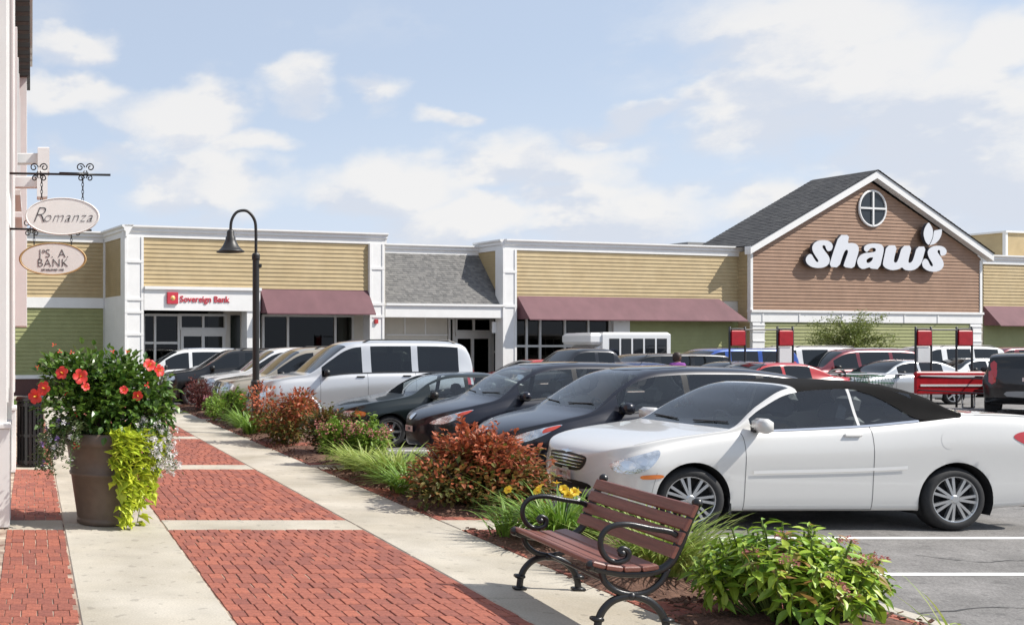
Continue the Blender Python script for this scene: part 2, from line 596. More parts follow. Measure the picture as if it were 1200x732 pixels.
    for a in ((4.0, 5.1), (5.9, 6.9), (7.05, 9.95), (10.7, 12.4), (12.75, 14.9), (15.55, 18.4), (18.9, 24.6), (25.4, 30.6)): pocket(*a)
    # lawn strip by the bank
    LAWN = mat('lawn_green', (0.07, 0.13, 0.02), 0.9, col2=(0.13, 0.19, 0.04), scale=6, bump=0.8, bscale=60)
    q = MB(); q.add([(-6, 31.4, lot_z(31.4) + .02), (1.1, 31.4, lot_z(31.4) + .02), (1.1, 34.2, lot_z(34.2) + .03), (-6, 34.2, lot_z(34.2) + .03)], [(0, 1, 2, 3)])
    tag(q.build('lawn', LAWN), kind='structure')
    q = MB(); q.box(-6, 6, 34.25, 35.6, -0.3, lot_z(34.5) + .10, bev=.02)
    tag(q.build('pavement', CONC), kind='structure')
    g = MB(); rr = random.Random(4)
    for k in range(1600):
        x, y = rr.uniform(-1.0, 1.05), rr.uniform(31.45, 34.1); z = lot_z(y) + .02
        a = rr.uniform(0, 6.28); h = rr.uniform(.04, .1); w = .006
        g.add([(x - w * math.cos(a), y - w * math.sin(a), z), (x + w * math.cos(a), y + w * math.sin(a), z), (x + .03 * math.sin(a), y + .03 * math.cos(a), z + h)], [(0, 1, 2)])
    o = g.build('grass', mat('grass_blade', (0.09, 0.17, 0.03), 0.7, col2=(0.16, 0.22, 0.05), island=1, trans=.3))
    tag(o, 'short green lawn grass beyond the end of the walk', 'grass', kind='stuff')


build_ground()

# ------------------------------------------------------------------ the shopping building
FA = math.atan2(FPX, 4450.0)                         # the long front turns away from the walk by this angle
FU = Vector((math.cos(FA), math.sin(FA), 0)); FN = Vector((math.sin(FA), -math.cos(FA), 0))
FO = Vector((3.35, 36.9, 0))
GZ = lot_z(40)                                       # ground level in front of the shops


def FR(px, py, d=0.0):
    """photo measurement -> (t along the front, height) on the plane d metres in front of the wall"""
    r = Vector(((px - AXX) / FPX, 1, (AXY - py) / FPX))
    o = FO + FN * d
    # solve k*r.xy = o.xy + u*t
    det = r.x * FU.y - r.y * FU.x
    k = (o.x * FU.y - o.y * FU.x) / det
    P = r * k
    t = (Vector((P.x, P.y, 0)) - o).dot(FU)
    return t, EYE + P.z


def FT(px, d=0.0): return FR(px, 300, d)[0]
def FH(px, py, d=0.0): return FR(px, py, d)[1]


FM = Matrix(((FU.x, FN.x, 0, FO.x), (FU.y, FN.y, 0, FO.y), (0, 0, 1, 0), (0, 0, 0, 1)))   # (t, d, h) -> world


def fbox(name, root, t0, t1, d0, d1, h0, h1, m_, bev=0.0):
    q = MB(); q.box(t0, t1, d0, d1, h0, h1, FM, bev=bev)
    # the (t, d, h) frame is left-handed: flip
    q.f = [tuple(reversed(f)) for f in q.f]
    return abs_part(q.build(name, m_), root)


TAN = mat('tan_clapboard', (0.43, 0.325, 0.172), 0.62, var=0.09, scale=1.2, col2=(0.465, 0.36, 0.20))
GREEN = mat('sage_clapboard', (0.265, 0.275, 0.115), 0.62, var=0.05, scale=2, col2=(0.295, 0.305, 0.135))
BROWN = mat('brown_clapboard', (0.275, 0.163, 0.103), 0.62, var=0.09, scale=1.2, col2=(0.31, 0.188, 0.122))
AWN = mat('mauve_awning', (0.130, 0.056, 0.066), 0.8, var=0.12, scale=1.0, col2=(0.155, 0.070, 0.080))
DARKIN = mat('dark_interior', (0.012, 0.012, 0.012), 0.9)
SHOPGL = glass('shop_glass', (0.16, 0.18, 0.17), refl=.42)
ALU = mat('pale_aluminium', (0.62, 0.61, 0.58), 0.45, var=0.03)
CREAM = mat('cream_panel', (0.60, 0.565, 0.49), 0.6, var=0.04, scale=1.5)


def roof_mat():
    mt = bpy.data.materials.new('grey_shingle'); mt.use_nodes = True
    nt = mt.node_tree; N, Lk = nt.nodes.new, nt.links.new
    b = nt.nodes['Principled BSDF']; b.inputs['Roughness'].default_value = .9
    g = N('ShaderNodeNewGeometry')
    r = N('ShaderNodeValToRGB')
    r.color_ramp.elements[0].color = (.12, .118, .115, 1); r.color_ramp.elements[1].color = (.195, .188, .178, 1)
    Lk(g.outputs['Random Per Island'], r.inputs[0]); Lk(r.outputs[0], b.inputs['Base Color'])
    return mt


SHINGLE = roof_mat()
DSHING = mat('dark_shingle', (0.048, 0.048, 0.051), 0.9, col2=(0.072, 0.071, 0.071), island=1)


def siding(name, root, rng, h0, h1, d, m_, step=0.15):
    """clapboard courses; rng(h) -> (t0, t1)"""
    q = MB()
    n = max(1, round((h1 - h0) / step)); st = (h1 - h0) / n
    for k in range(n):
        a, b = h0 + k * st, h0 + (k + 1) * st
        t0a, t1a = rng(a); t0b, t1b = rng(b)
        vs = [(t0a, d + .028, a), (t1a, d + .028, a), (t1b, d + .004, b), (t0b, d + .004, b), (t0a, d, a), (t1a, d, a)]
        q.add([FM @ Vector(p) for p in vs], [(0, 1, 2, 3), (4, 5, 1, 0)])
    return abs_part(q.build(name, m_), root)


def shingles(name, root, p00, p10, p01, p11, rows, cols, m_, seed=0):
    """courses of tabs over a sloped quad given in (t, d, h)"""
    q = MB(); rr = random.Random(seed)
    P = lambda u, v: (Vector(p00) * (1 - u) + Vector(p10) * u) * (1 - v) + (Vector(p01) * (1 - u) + Vector(p11) * u) * v
    nrm = (Vector(p10) - Vector(p00)).cross(Vector(p01) - Vector(p00)).normalized()
    if nrm.z < 0: nrm = -nrm
    for r in range(rows):
        v0, v1 = r / rows, (r + 1.15) / rows
        u = -rr.random() / cols
        while u < 1:
            w = rr.uniform(.6, 1.4) / cols
            a, b = max(0, u), min(1, u + w)
            lift = rr.uniform(.012, .024)
            if b > a:
                vs = [P(a, v0) + nrm * lift, P(b, v0) + nrm * lift, P(b, min(1, v1)) + nrm * .002, P(a, min(1, v1)) + nrm * .002, P(a, v0), P(b, v0)]
                q.add([FM @ x for x in vs], [(0, 1, 2, 3), (4, 5, 1, 0)])
            u += w
    o = abs_part(q.build(name, m_), root)
    return tag(o, kind='stuff')


def pilaster(root, x0, x1, top, d=0.12, seams=()):
    t0, t1 = FT(x0, d), FT(x1, d)
    p = fbox('pilaster', root, t0, t1, -0.3, d, GZ - .2, top, WHITE)
    w = t1 - t0
    for (a, b) in seams:                              # raised rails that frame the recessed panels
        q = MB(); q.box(t0 - .004, t1 + .004, d - .01, d + .035, a, b, FM)
        q.f = [tuple(reversed(f)) for f in q.f]
        o = q.build('rail', WHITE); o.parent = p
    for (u0, u1) in ((t0, t0 + .09), (t1 - .09, t1)):
        q = MB(); q.box(u0 - .002, u1 + .002, d - .01, d + .028, GZ - .2, top - .01, FM)
        q.f = [tuple(reversed(f)) for f in q.f]
        o = q.build('stile', WHITE); o.parent = p
    return p


def cornice(root, t0, t1, h, d=0.0, name='cornice', end0=0.0, end1=0.0):
    """stepped white moulding along the wall top"""
    prof = [(0.0, -0.42), (0.06, -0.42), (0.06, -0.24), (0.12, -0.20), (0.12, -0.12), (0.20, -0.06), (0.20, 0.0), (-0.25, 0.02)]
    q = MB(); n = len(prof)
    vs = [(t0 - end0, d + a, h + b) for a, b in prof] + [(t1 + end1, d + a, h + b) for a, b in prof]
    fs = [(k, (k + 1) % n, (k + 1) % n + n, k + n) for k in range(n)] + [tuple(range(n)), tuple(range(2 * n - 1, n - 1, -1))]
    q.add([FM @ Vector(p) for p in vs], fs)
    return abs_part(q.build(name, WHITE, fixn=True), root)


def glazing(root, t0, t1, h0, h1, d, ucuts, hcuts, name='window', fr=0.045):
    """one window: frame bars and its panes"""
    q = MB()
    us = [t0] + [t0 + (t1 - t0) * c for c in ucuts] + [t1]
    hs = [h0] + [h0 + (h1 - h0) * c for c in hcuts] + [h1]
    for u in us: q.box(u - fr, u + fr, d - .05, d + .05, h0 - fr, h1 + fr, FM)
    for k in range(len(us) - 1):
        for h in hs: q.box(us[k] + fr, us[k + 1] - fr, d - .045, d + .045, h - fr, h + fr, FM)
    q.f = [tuple(reversed(f)) for f in q.f]
    w = abs_part(q.build(name, ALU), root)
    for i in range(len(us) - 1):
        for j in range(len(hs) - 1):
            g = MB(); g.add([FM @ Vector(p) for p in ((us[i] + fr, d, hs[j] + fr), (us[i + 1] - fr, d, hs[j] + fr), (us[i + 1] - fr, d, hs[j + 1] - fr), (us[i] + fr, d, hs[j + 1] - fr))], [(0, 1, 2, 3)])
            o = g.build('pane', SHOPGL); o.parent = w
    return w


def awning(root, t0, t1, h0, h1, d, name='awning', hip=0.0):
    q = MB()
    vs = [(t0, 0, h1), (t1, 0, h1), (t1 + hip, d, h0), (t0 - hip * 0, d, h0), (t0, 0, h0), (t1 + hip, 0, h0), (t0, d, h0 - .04), (t1 + hip, d, h0 - .04)]
    q.add([FM @ Vector(p) for p in vs], [(0, 1, 2, 3), (0, 3, 4), (1, 5, 2), (3, 2, 7, 6)])
    return abs_part(q.build(name, AWN), root)


def wall_text(root, body, px0, px1, py, d, m_, shear=0.0, offset=0.0, ext=0.02, name='lettering'):
    t0, h = FR(px0, py, d); t1, _ = FR(px1, py, d)
    me = text_mesh(body, 1.0, extrude=ext, shear=shear, offset=offset)
    xs = [v.co.x for v in me.vertices]; k = (t1 - t0) / (max(xs) - min(xs)); c = (max(xs) + min(xs)) / 2
    for v in me.vertices:
        x, y, z = (v.co.x - c) * k, v.co.y * k, v.co.z
        v.co = FM @ Vector(((t0 + t1) / 2 + x, d + z, h + y))
    me.materials.append(m_)
    return abs_part(link(name, me), root)


def build_shops():
    top1 = FH(150, 264)          # wall tops
    top2 = FH(606, 281)
    # ---------------- bank block with the set-back wing
    tL, tR = FT(147), FT(452)
    bank = thing('bank_building', FO + FU * ((tL + tR) / 2) + Vector((0, 0, GZ)), 'tan clapboard bank building with white pilasters and sage wall set back at its left', 'building')
    D = -2.3                     # set-back
    tw0, tw1 = FT(-160, D), FT(147) + 0.0
    topw = top1
    hb0, hb1 = FH(100, 361, D), FH(100, 349, D)
    fbox('wall', bank, tw0, tw1 + .3, D - 4, D - .02, GZ - .2, topw - .05, CREAM)
    siding('siding', bank, lambda h: (tw0, tw1), hb1, topw - .30, D, TAN)
    siding('siding', bank, lambda h: (tw0, tw1), GZ + .75, hb0, D, GREEN)
    fbox('trim_band', bank, tw0, tw1, D, D + .08, hb0, hb1, WHITE)
    fbox('base_course', bank, tw0, tw1, D, D + .12, GZ - .2, GZ + .62, mat('dark_brick_base', (.10, .05, .045), .9, var=.2, scale=20))
    fbox('ledge', bank, tw0, tw1, D, D + .16, GZ + .62, GZ + .76, WHITE)
    cornice(bank, tw0, tw1, topw, D)
    # return wall of the projecting block
    q = MB(); n = 30
    for k in range(n):
        a = hb1 + (top1 - .3 - hb1) * k / n; b = hb1 + (top1 - .3 - hb1) * (k + 1) / n
        q.add([FM @ Vector(p) for p in ((tL - .028, -.3, a), (tL - .028, D, a), (tL - .004, D, b), (tL - .004, -.3, b))], [(0, 1, 2, 3)])
    abs_part(q.build('siding', TAN), bank)
    fbox('corner_board', bank, tL - .06, tL + .02, D + .002, D + .16, GZ, top1 - .3, WHITE)
    fbox('return_wall', bank, tL, tL + .3, D, -.3, GZ - .2, top1 - .03, CREAM)
    fbox('trim_band', bank, tL - .06, tL - .002, D + .1, -.31, GZ - .2, hb1, WHITE)
    q = MB()
    prof = [(0.0, -0.42), (0.06, -0.42), (0.06, -0.24), (0.12, -0.20), (0.12, -0.12), (0.20, -0.06), (0.20, 0.0), (-0.25, 0.02)]
    vs = [(tL - a, D - .1, top1 + b) for a, b in prof] + [(tL - a, .2, top1 + b) for a, b in prof]
    n = len(prof)
    q.add([FM @ Vector(p) for p in vs], [(k, (k + 1) % n, (k + 1) % n + n, k + n) for k in range(n)] + [tuple(range(n)), tuple(range(2 * n - 1, n - 1, -1))])
    abs_part(q.build('cornice', WHITE, fixn=True), bank)
    # block front
    tb0, tb1 = FT(168), FT(432)
    fbox('wall', bank, tL + .3, tR - .02, -4, -2.62, GZ - .2, top1 - .1, CREAM)
    hs = FH(230, 337)            # siding foot
    siding('siding', bank, lambda h: (tb0 - .05, tb1 + .05), hs, top1 - .35, 0, TAN)
    fbox('upper_wall', bank, tL + .02, tR - .02, -2.6, -.01, FH(230, 362), top1 - .05, CREAM)
    cornice(bank, tL, FT(452), top1, 0, end0=.1)
    # bank sign band
    tc = FT(303)
    fbox('sign_band', bank, tb0 - .02, tc, 0, .14, FH(230, 364), hs, WHITE)
    fbox('band_moulding', bank, tb0 - .02, tc + .02, .1, .22, hs - .09, hs + .02, WHITE)
    pilaster(bank, 146, 168, top1 - .40, seams=[(FH(157, 308), FH(157, 305)), (FH(157, 352), FH(157, 349)), (FH(157, 367), FH(157, 364)), (FH(157, 393), FH(157, 390))])
    pilaster(bank, 433, 450, top1 - .40, seams=[(FH(440, 316), FH(440, 313)), (FH(440, 358), FH(440, 355)), (FH(440, 372), FH(440, 369))])
    fbox('column', bank, FT(288), FT(303), -.35, .10, GZ - .1, FH(295, 364), WHITE)
    # recessed bank entrance
    de = -1.1
    gw = [FT(168, de), FT(209, de), FT(211, de), FT(264, de)]
    fbox('soffit', bank, tb0, FT(432), -2.6, -.02, FH(230, 362), FH(230, 361), CREAM)
    fbox('back_wall', bank, FT(262, de), FT(290, de), de - .15, de, GZ - .1, FH(230, 360), CREAM)
    fbox('side_light', bank, FT(270, de), FT(281, de), de, de + .03, GZ, FH(230, 368), mat('dark_panel', (.02, .025, .02), .25))
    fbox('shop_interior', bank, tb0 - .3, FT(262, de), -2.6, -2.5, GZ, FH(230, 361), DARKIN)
    glazing(bank, gw[0], gw[1], GZ + .25, FH(200, 369, de), de, [.32], [.62])
    glazing(bank, gw[2], gw[3], FH(237, 385, de), FH(237, 369, de), de, [.5], [])
    dr = glazing(bank, FT(213, de), FT(262, de), GZ + .05, FH(237, 392, de), de - .01, [.5], [], name='sliding_door', fr=.06)
    fbox('door_header', bank, FT(211, de), FT(264, de), de - .06, de + .08, FH(237, 391.5, de), FH(237, 385.5, de), ALU)
    # lettering and emblem
    RED = mat('sign_red', (.50, .03, .05), .5)
    wall_text(bank, 'Sovereign Bank', 211, 269, 350.5, .15, RED, offset=.010)
    t0, h0 = FR(195.5, 356, .15); t1, h1 = FR(208, 342.5, .15)
    e = fbox('emblem', bank, t0, t1, .14, .22, h0, h1, RED, bev=.01)
    q = MB(); c_t, c_h = (t0 + t1) / 2, (h0 + h1) / 2; r = (t1 - t0) * .22
    q.lathe([(r, 0), (r * .6, .02), (r * .25, .035)], 14, FM @ Matrix.Translation((c_t, .22, c_h)) @ Matrix.Rotation(R(-90), 4, 'X'))
    o = q.build('emblem_mark', mat('emblem_gold', (.75, .45, .15), .4), fixn=True); o.parent = e
    # awning and dark shopfront beside the bank
    awning(bank, FT(305), FT(431), FH(370, 367, .55), FH(370, 339), .55)
    ds = -1.0
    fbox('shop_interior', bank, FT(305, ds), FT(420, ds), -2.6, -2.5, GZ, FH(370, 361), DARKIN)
    glazing(bank, FT(308, ds), FT(413, ds), GZ + .3, FH(370, 370, ds), ds, [.27, .80], [])
    fbox('back_wall', bank, FT(414, ds), FT(436, ds), ds - .15, ds, GZ - .1, FH(370, 362), CREAM)
    fbox('fire_alarm', bank, FT(440, .13) - .05, FT(440, .13) + .08, .12, .2, FH(440, 379, .13), FH(440, 374, .13), mat('alarm_red', (.45, .03, .03), .5))
    # ---------------- shingled entrance between the two blocks
    te0, te1 = FT(451), FT(606)
    ent = thing('entrance_building', FO + FU * ((te0 + te1) / 2) + Vector((0, 0, GZ)), 'shop entrance under a steep grey shingle slope between two white pilasters', 'building')
    htop = FH(520, 289); hfs = FH(520, 358)
    dtop = -1.5
    fbox('wall', ent, te0 + .01, te1 - .01, -4, -2.45, GZ - .2, htop - .05, CREAM)
    ttop0, ttop1 = FT(451, dtop), FT(560, dtop)
    htop2 = FH(520, 291, dtop)
    shingles('shingle_slope', ent, (te0, .0, hfs), (FT(589), .0, hfs), (te0, dtop, htop2 - .2), (FT(560, dtop), dtop, htop2 - .2), 26, 34, SHINGLE, 3)
    q = MB(); q.add([FM @ Vector(p) for p in ((te0, -.03, hfs), (FT(592), -.03, hfs), (FT(592), dtop - .03, htop2 - .2), (te0, dtop - .03, htop2 - .2))], [(0, 1, 2, 3)])
    abs_part(q.build('roof_deck', SHINGLE), ent)
    cornice(ent, te0, FT(561, dtop) + .5, htop2 + .12, dtop)
    # side wall of the taller shop
    q = MB(); n = 24; tt = FT(590)
    for k in range(n):
        a = hfs + (htop2 + .1 - hfs) * k / n; b = hfs + (htop2 + .1 - hfs) * (k + 1) / n
        q.add([FM @ Vector(p) for p in ((tt - .028, dtop - .3, a), (tt - .028, 0, a), (tt - .004, 0, b), (tt - .004, dtop - .3, b))], [(0, 1, 2, 3)])
    abs_part(q.build('siding', TAN), ent)
    vs = [(tt - a, dtop - .1, top2 + b) for a, b in prof] + [(tt - a, .05, top2 + b) for a, b in prof]
    q = MB(); n = len(prof)
    q.add([FM @ Vector(p) for p in vs], [(k, (k + 1) % n, (k + 1) % n + n, k + n) for k in range(n)] + [tuple(range(n)), tuple(range(2 * n - 1, n - 1, -1))])
    abs_part(q.build('cornice', WHITE, fixn=True), ent)
    fbox('fascia', ent, FT(450), FT(589), -.4, .10, FH(520, 372), hfs - .02, WHITE)
    fbox('fascia_cap', ent, FT(450), FT(589), -.4, .17, hfs - .02, hfs + .07, WHITE)
    de = -1.6
    fbox('soffit', ent, te0, te1 - .3, -2.4, -.41, FH(520, 371), FH(520, 369), CREAM)
    fbox('back_wall', ent, FT(451, de), FT(524, de), de - .15, de, GZ - .1, FH(520, 370), CREAM)
    for px in (474, 498):
        fbox('panel_batten', ent, FT(px, de) - .03, FT(px, de) + .03, de, de + .04, FH(500, 392, de), FH(500, 371, de), WHITE)
    fbox('panel_batten', ent, FT(452, de), FT(524, de), de, de + .05, FH(500, 393, de), FH(500, 391.5, de), WHITE)
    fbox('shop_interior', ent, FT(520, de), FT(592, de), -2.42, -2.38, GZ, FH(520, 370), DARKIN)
    glazing(ent, FT(526, de), FT(531, de), GZ + .2, FH(530, 373, de), de, [], [.5])
    glazing(ent, FT(534, de), FT(575, de), FH(550, 388, de), FH(550, 373, de), de, [.5], [])
    glazing(ent, FT(534, de), FT(574, de), GZ + .05, FH(550, 395, de), de - .01, [.48], [], name='sliding_door', fr=.06)
    fbox('door_header', ent, FT(533, de), FT(575, de), de - .06, de + .08, FH(550, 394.5, de), FH(550, 389, de), ALU)
    glazing(ent, FT(577, de), FT(584, de), GZ + .2, FH(580, 373, de), de, [], [.5])
    fbox('post', ent, FT(584, -.3), FT(589, -.3), -.5, -.3, GZ - .1, FH(585, 372), mat('dark_post', (.03, .03, .03), .6))
    for (x0, x1) in ((577, 582), (587, 591)):
        fbox('notice', ent, FT(x0, -.2), FT(x1, -.2), -.24, -.2, FH(585, 390, -.2), FH(585, 377, -.2), WHITE)
    # ---------------- supermarket: wing, gable, far wing
    ts0, ts1 = FT(590), FT(873)
    sm = thing('supermarket_building', FO + FU * FT(1000) + Vector((0, 0, GZ)), 'long supermarket with brown gabled front, tan and sage wings and mauve awnings', 'building')
    pilaster(sm, 589, 605, top2 - .40, seams=[(FH(597, 320), FH(597, 317)), (FH(597, 360), FH(597, 357))])
    ha0, ha1 = FH(740, 374.5, .7), FH(740, 348)
    siding('siding', sm, lambda h: (FT(605), ts1), ha1 - .1, top2 - .35, 0, TAN)
    fbox('upper_wall', sm, ts0 + .3, ts1, -2.6, -.01, FH(740, 372), top2 - .05, CREAM)
    fbox('wall', sm, ts0 + .3, ts1 + 1, -6, -2.62, GZ - .2, top2 - .1, CREAM)
    cornice(sm, ts0, ts1 + .6, top2, 0)
    awning(sm, FT(606), FT(842), ha0, ha1, .7, hip=FT(877, .7) - FT(842))
    siding('siding', sm, lambda h: (FT(737), ts1), GZ, FH(740, 372), 0, GREEN)
    fbox('lower_wall', sm, FT(737), ts1, -.4, -.005, GZ - .2, FH(740, 372), CREAM)
    fbox('white_panel', sm, FT(718), FT(737), -.4, .05, GZ - .1, FH(740, 372), WHITE)
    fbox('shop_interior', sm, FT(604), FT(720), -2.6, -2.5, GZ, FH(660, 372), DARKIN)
    glazing(sm, FT(606), FT(717), GZ + .1, FH(660, 372), -.15, [.12, .26, .52, .77], [.60])
    # gable
    dg = 0.55
    tg0, tg1 = FT(879, dg), FT(1149, dg); tgc = (tg0 + tg1) / 2
    he = FH(879, 294, dg); hap = FH(1018, 201, dg) - .45
    hband1, hband0 = FH(1010, 366, dg), FH(1010, 378, dg)
    def gr(h):
        if h <= he: return (tg0, tg1)
        k = (h - he) / (hap - he)
        return (tg0 + (tgc - tg0) * k, tg1 - (tg1 - tgc) * k)
    siding('siding', sm, gr, hband1, hap - .02, dg, BROWN)
    siding('siding', sm, lambda h: (FT(895, dg), FT(1136, dg)), GZ, hband0, dg - .012, GREEN)
    q = MB(); q.prism([(tg0 + .01, GZ - .2), (tg1 - .01, GZ - .2), (tg1 - .01, he), (tgc, hap), (tg0 + .01, he)], dg - .02, -2.2, FM)
    q.v = q.v
    abs_part(q.build('gable_block', CREAM, fixn=True), sm)
    q = MB()
    for k in range(36):   # brown return wall at the left of the gable
        a = GZ + (he - GZ) * k / 36; b = GZ + (he - GZ) * (k + 1) / 36
        q.add([FM @ Vector(p) for p in ((tg0 - .028, 0.0, a), (tg0 - .028, dg, a), (tg0 - .004, dg, b), (tg0 - .004, 0.0, b))], [(0, 1, 2, 3)])
    abs_part(q.build('siding', TAN), sm)
    fbox('corner_board', sm, tg0 - .03, tg0 + .10, dg - .1, dg + .05, hband1, he - .12, WHITE)
    fbox('corner_board', sm, tg1 - .10, tg1 + .03, dg - .1, dg + .05, hband1, he - .12, WHITE)
    fbox('corner_board', sm, FT(871), FT(875), 0, .06, FH(873, 375), he - .2, WHITE)
    fbox('trim_band', sm, tg0 - .03, tg1 + .03, dg - .1, dg + .06, hband0, hband1, WHITE)
    fbox('trim_cap', sm, tg0 - .05, tg1 + .05, dg - .1, dg + .12, hband1 - .04, hband1 + .06, WHITE)
    for px in (892, 935, 985, 1058, 1097):
        fbox('band_joint', sm, FT(px, dg) - .03, FT(px, dg) + .03, dg, dg + .085, hband0, hband1 - .05, WHITE)
    for (a, b) in ((881, 895), (1136, 1149)):
        fbox('pilaster', sm, FT(a, dg), FT(b, dg), dg - .3, dg + .04, GZ - .2, hband0, WHITE)
        for y in (381, 388, 399): fbox('rail', sm, FT(a, dg) - .01, FT(b, dg) + .01, dg, dg + .07, FH(1010, y + 1.2, dg), FH(1010, y, dg), WHITE)
    # rake boards and roof
    ov = .35
    sl = (hap - he) / (tgc - tg0)
    def roofside(sgn):
        e0 = (tg0 - ov if sgn < 0 else tg1 + ov)
        q = MB()
        o2 = [(e0, he - ov * sl + .0), (e0, he - ov * sl + .34), (tgc, hap + .45), (tgc, hap + .11)]
        q.prism(o2, dg + .05, dg + .32, FM)
        abs_part(q.build('rake_board', WHITE, fixn=True), sm)
        p00 = (e0, dg + .36, he - ov * sl + .36); p01 = (tgc, dg + .36, hap + .48)
        back = -2.0
        p10 = (e0, back, he - ov * sl + .36); p11 = (tgc, back, hap + .48)
        shingles('roof', sm, p00, p10, p01, p11, 40, 12, DSHING, 5 + sgn)
        q = MB(); q.add([FM @ (Vector(p) - Vector((0, 0, .03))) for p in (p00, p10, p11, p01)], [(0, 1, 2, 3)])
        abs_part(q.build('roof_deck', DSHING), sm)
    roofside(-1); roofside(1)
    q = MB(); q.prism([(tg0, he), (tg1, he), (tgc, hap + .4)], -1.9, -1.7, FM)
    abs_part(q.build('back_gable', CREAM, fixn=True), sm)
    # round window
    tc_, hc_ = FR(1020.5, 244.5, dg); rr_ = FR(1037, 244, dg)[0] - tc_
    ringm = FM @ Matrix.Translation((tc_, dg + .05, hc_)) @ Matrix.Rotation(R(-90), 4, 'X')
    q = MB(); q.lathe([(rr_ * .89, 0), (rr_ * .89, .05), (rr_ * .95, .06), (rr_ * .99, .04), (rr_ * .99, 0)], 40, ringm, cap=False)
    for (a, b, c, d_) in ((-.04, .04, -rr_ * .9, rr_ * .9),):
        q.box(tc_ + a, tc_ + b, dg + .07, dg + .12, hc_ + c, hc_ + d_, FM)
        q.box(tc_ + c, tc_ + a, dg + .07, dg + .115, hc_ - .04, hc_ + .04, FM)
        q.box(tc_ + b, tc_ + d_, dg + .07, dg + .115, hc_ - .04, hc_ + .04, FM)
    w = abs_part(q.build('round_window', WHITE, fixn=True), sm)
    for k in range(4):
        g = MB(); pts = [(0, 0)] + [(rr_ * .9 * math.cos(R(a)), rr_ * .9 * math.sin(R(a))) for a in range(k * 90, k * 90 + 91, 10)]
        g.add([FM @ Vector((tc_ + x, dg + .06, hc_ + y)) for x, y in pts], [tuple(range(len(pts)))])
        o = g.build('pane', mat('dark_pane', (.035, .042, .05), .25, spec=.2)); o.parent = w
    # far wing
    tf0, tf1 = FT(1152), FT(1152) + 22
    topf = FH(1160, 299)
    siding('siding', sm, lambda h: (tf0, tf1), FH(1170, 360), topf - .3, 0, TAN)
    fbox('upper_wall', sm, tf0, tf1, -6, -.01, GZ - .2, topf - .05, CREAM)
    cornice(sm, tf0 - .1, tf1, topf, 0)
    awning(sm, tf0 + .02, tf1, FH(1170, 381, .7), FH(1170, 358), .7)
    siding('siding', sm, lambda h: (tf0, tf1), GZ, FH(1170, 372), .002, GREEN)
    tp0, tp1 = FT(1152, -5), FT(1177, -3.5)
    fbox('roof_box', sm, FT(1178, -2.5), FT(1178, -2.5) + 9, -6.5, -2.5, topf - .2, FH(1190, 273, -2.5), TAN)
    fbox('corner_board', sm, FT(1178, -2.5) - .03, FT(1178, -2.5) + .12, -2.6, -2.46, topf - .2, FH(1190, 273, -2.5), WHITE)
    fbox('box_coping', sm, FT(1178, -2.5) - .1, FT(1178, -2.5) + 9, -6.6, -2.4, FH(1190, 273, -2.5), FH(1190, 272, -2.5) + .05, WHITE)
    fbox('roof_unit', sm, FT(806, -6), FT(834, -6), -8, -6, top2 - .3, FH(820, 284, -6), mat('grey_duct', (.25, .25, .25), .6))
    # ---------------- store sign: raised letters and leaf
    FACE = mat('sign_white_face', (.64, .65, .68), .45)
    SIDE = mat('sign_dark_edge', (.05, .055, .07), .5)
    sg = thing('store_sign', FO + FU * FT(1020, dg) + FN * dg + Vector((0, 0, FH(1020, 318, dg))), 'raised white lettering with a leaf over the last letter on brown gable', 'sign')
    dl = dg + .06

    def z1(pts): return [(935 + u / 13.31, 270 + v / 13.31) for u, v in pts]
    def z2(pts): return [(1020 + u / 10.456, 255 + v / 10.456) for u, v in pts]

    def glyph(name, outs, rnd_=True, lift=0.0):
        cu = bpy.data.curves.new('glyph', 'CURVE'); cu.dimensions = '2D'; cu.fill_mode = 'BOTH'; cu.extrude = .06
        c_t, c_h = FR(outs[0][0][0], outs[0][0][1], dl)
        for o_ in outs:
            P = [FR(x, y, dl) for x, y in o_]
            if rnd_:
                Q = []
                for k in range(len(P)):
                    p_, n_ = Vector(P[k]), Vector(P[(k + 1) % len(P)])
                    Q += [p_.lerp(n_, .22), p_.lerp(n_, .78)]
                P = Q
            sp = cu.splines.new('POLY'); sp.points.add(len(P) - 1); sp.use_cyclic_u = True
            for pt, p_ in zip(sp.points, P): pt.co = (p_[0] - c_t, p_[1] - c_h, 0, 1)
        o = bpy.data.objects.new('glyph', cu); COL.objects.link(o)
        me = bpy.data.meshes.new_from_object(o.evaluated_get(bpy.context.evaluated_depsgraph_get()))
        bpy.data.objects.remove(o); bpy.data.curves.remove(cu)
        me.materials.clear(); me.materials.append(FACE); me.materials.append(SIDE)
        for p in me.polygons: p.material_index = 0 if p.normal.z > .6 else 1
        for v in me.vertices: v.co = FM @ Vector((c_t + v.co.x, dl + .17 + lift + v.co.z, c_h + v.co.y))
        me.update()
        return abs_part(link(name, me), sg)
    glyph('letter', [z1([(385, 335), (440, 320), (465, 260), (450, 210), (400, 170), (320, 158), (240, 165), (175, 200), (140, 260), (145, 320), (175, 380), (240, 475), (235, 500), (205, 495), (165, 435), (130, 375), (90, 375), (45, 430), (40, 480), (70, 535), (130, 575), (210, 592), (300, 588), (370, 560), (410, 510), (415, 450), (395, 400), (340, 330), (295, 265), (310, 235), (345, 245), (355, 290)])])
    glyph('letter', [z1([(560, 78), (718, 80), (690, 210), (760, 200), (830, 220), (865, 270), (862, 340), (830, 450), (790, 600), (620, 575), (650, 480), (700, 340), (690, 310), (660, 310), (630, 360), (555, 585), (400, 572), (455, 380)])], lift=.004)
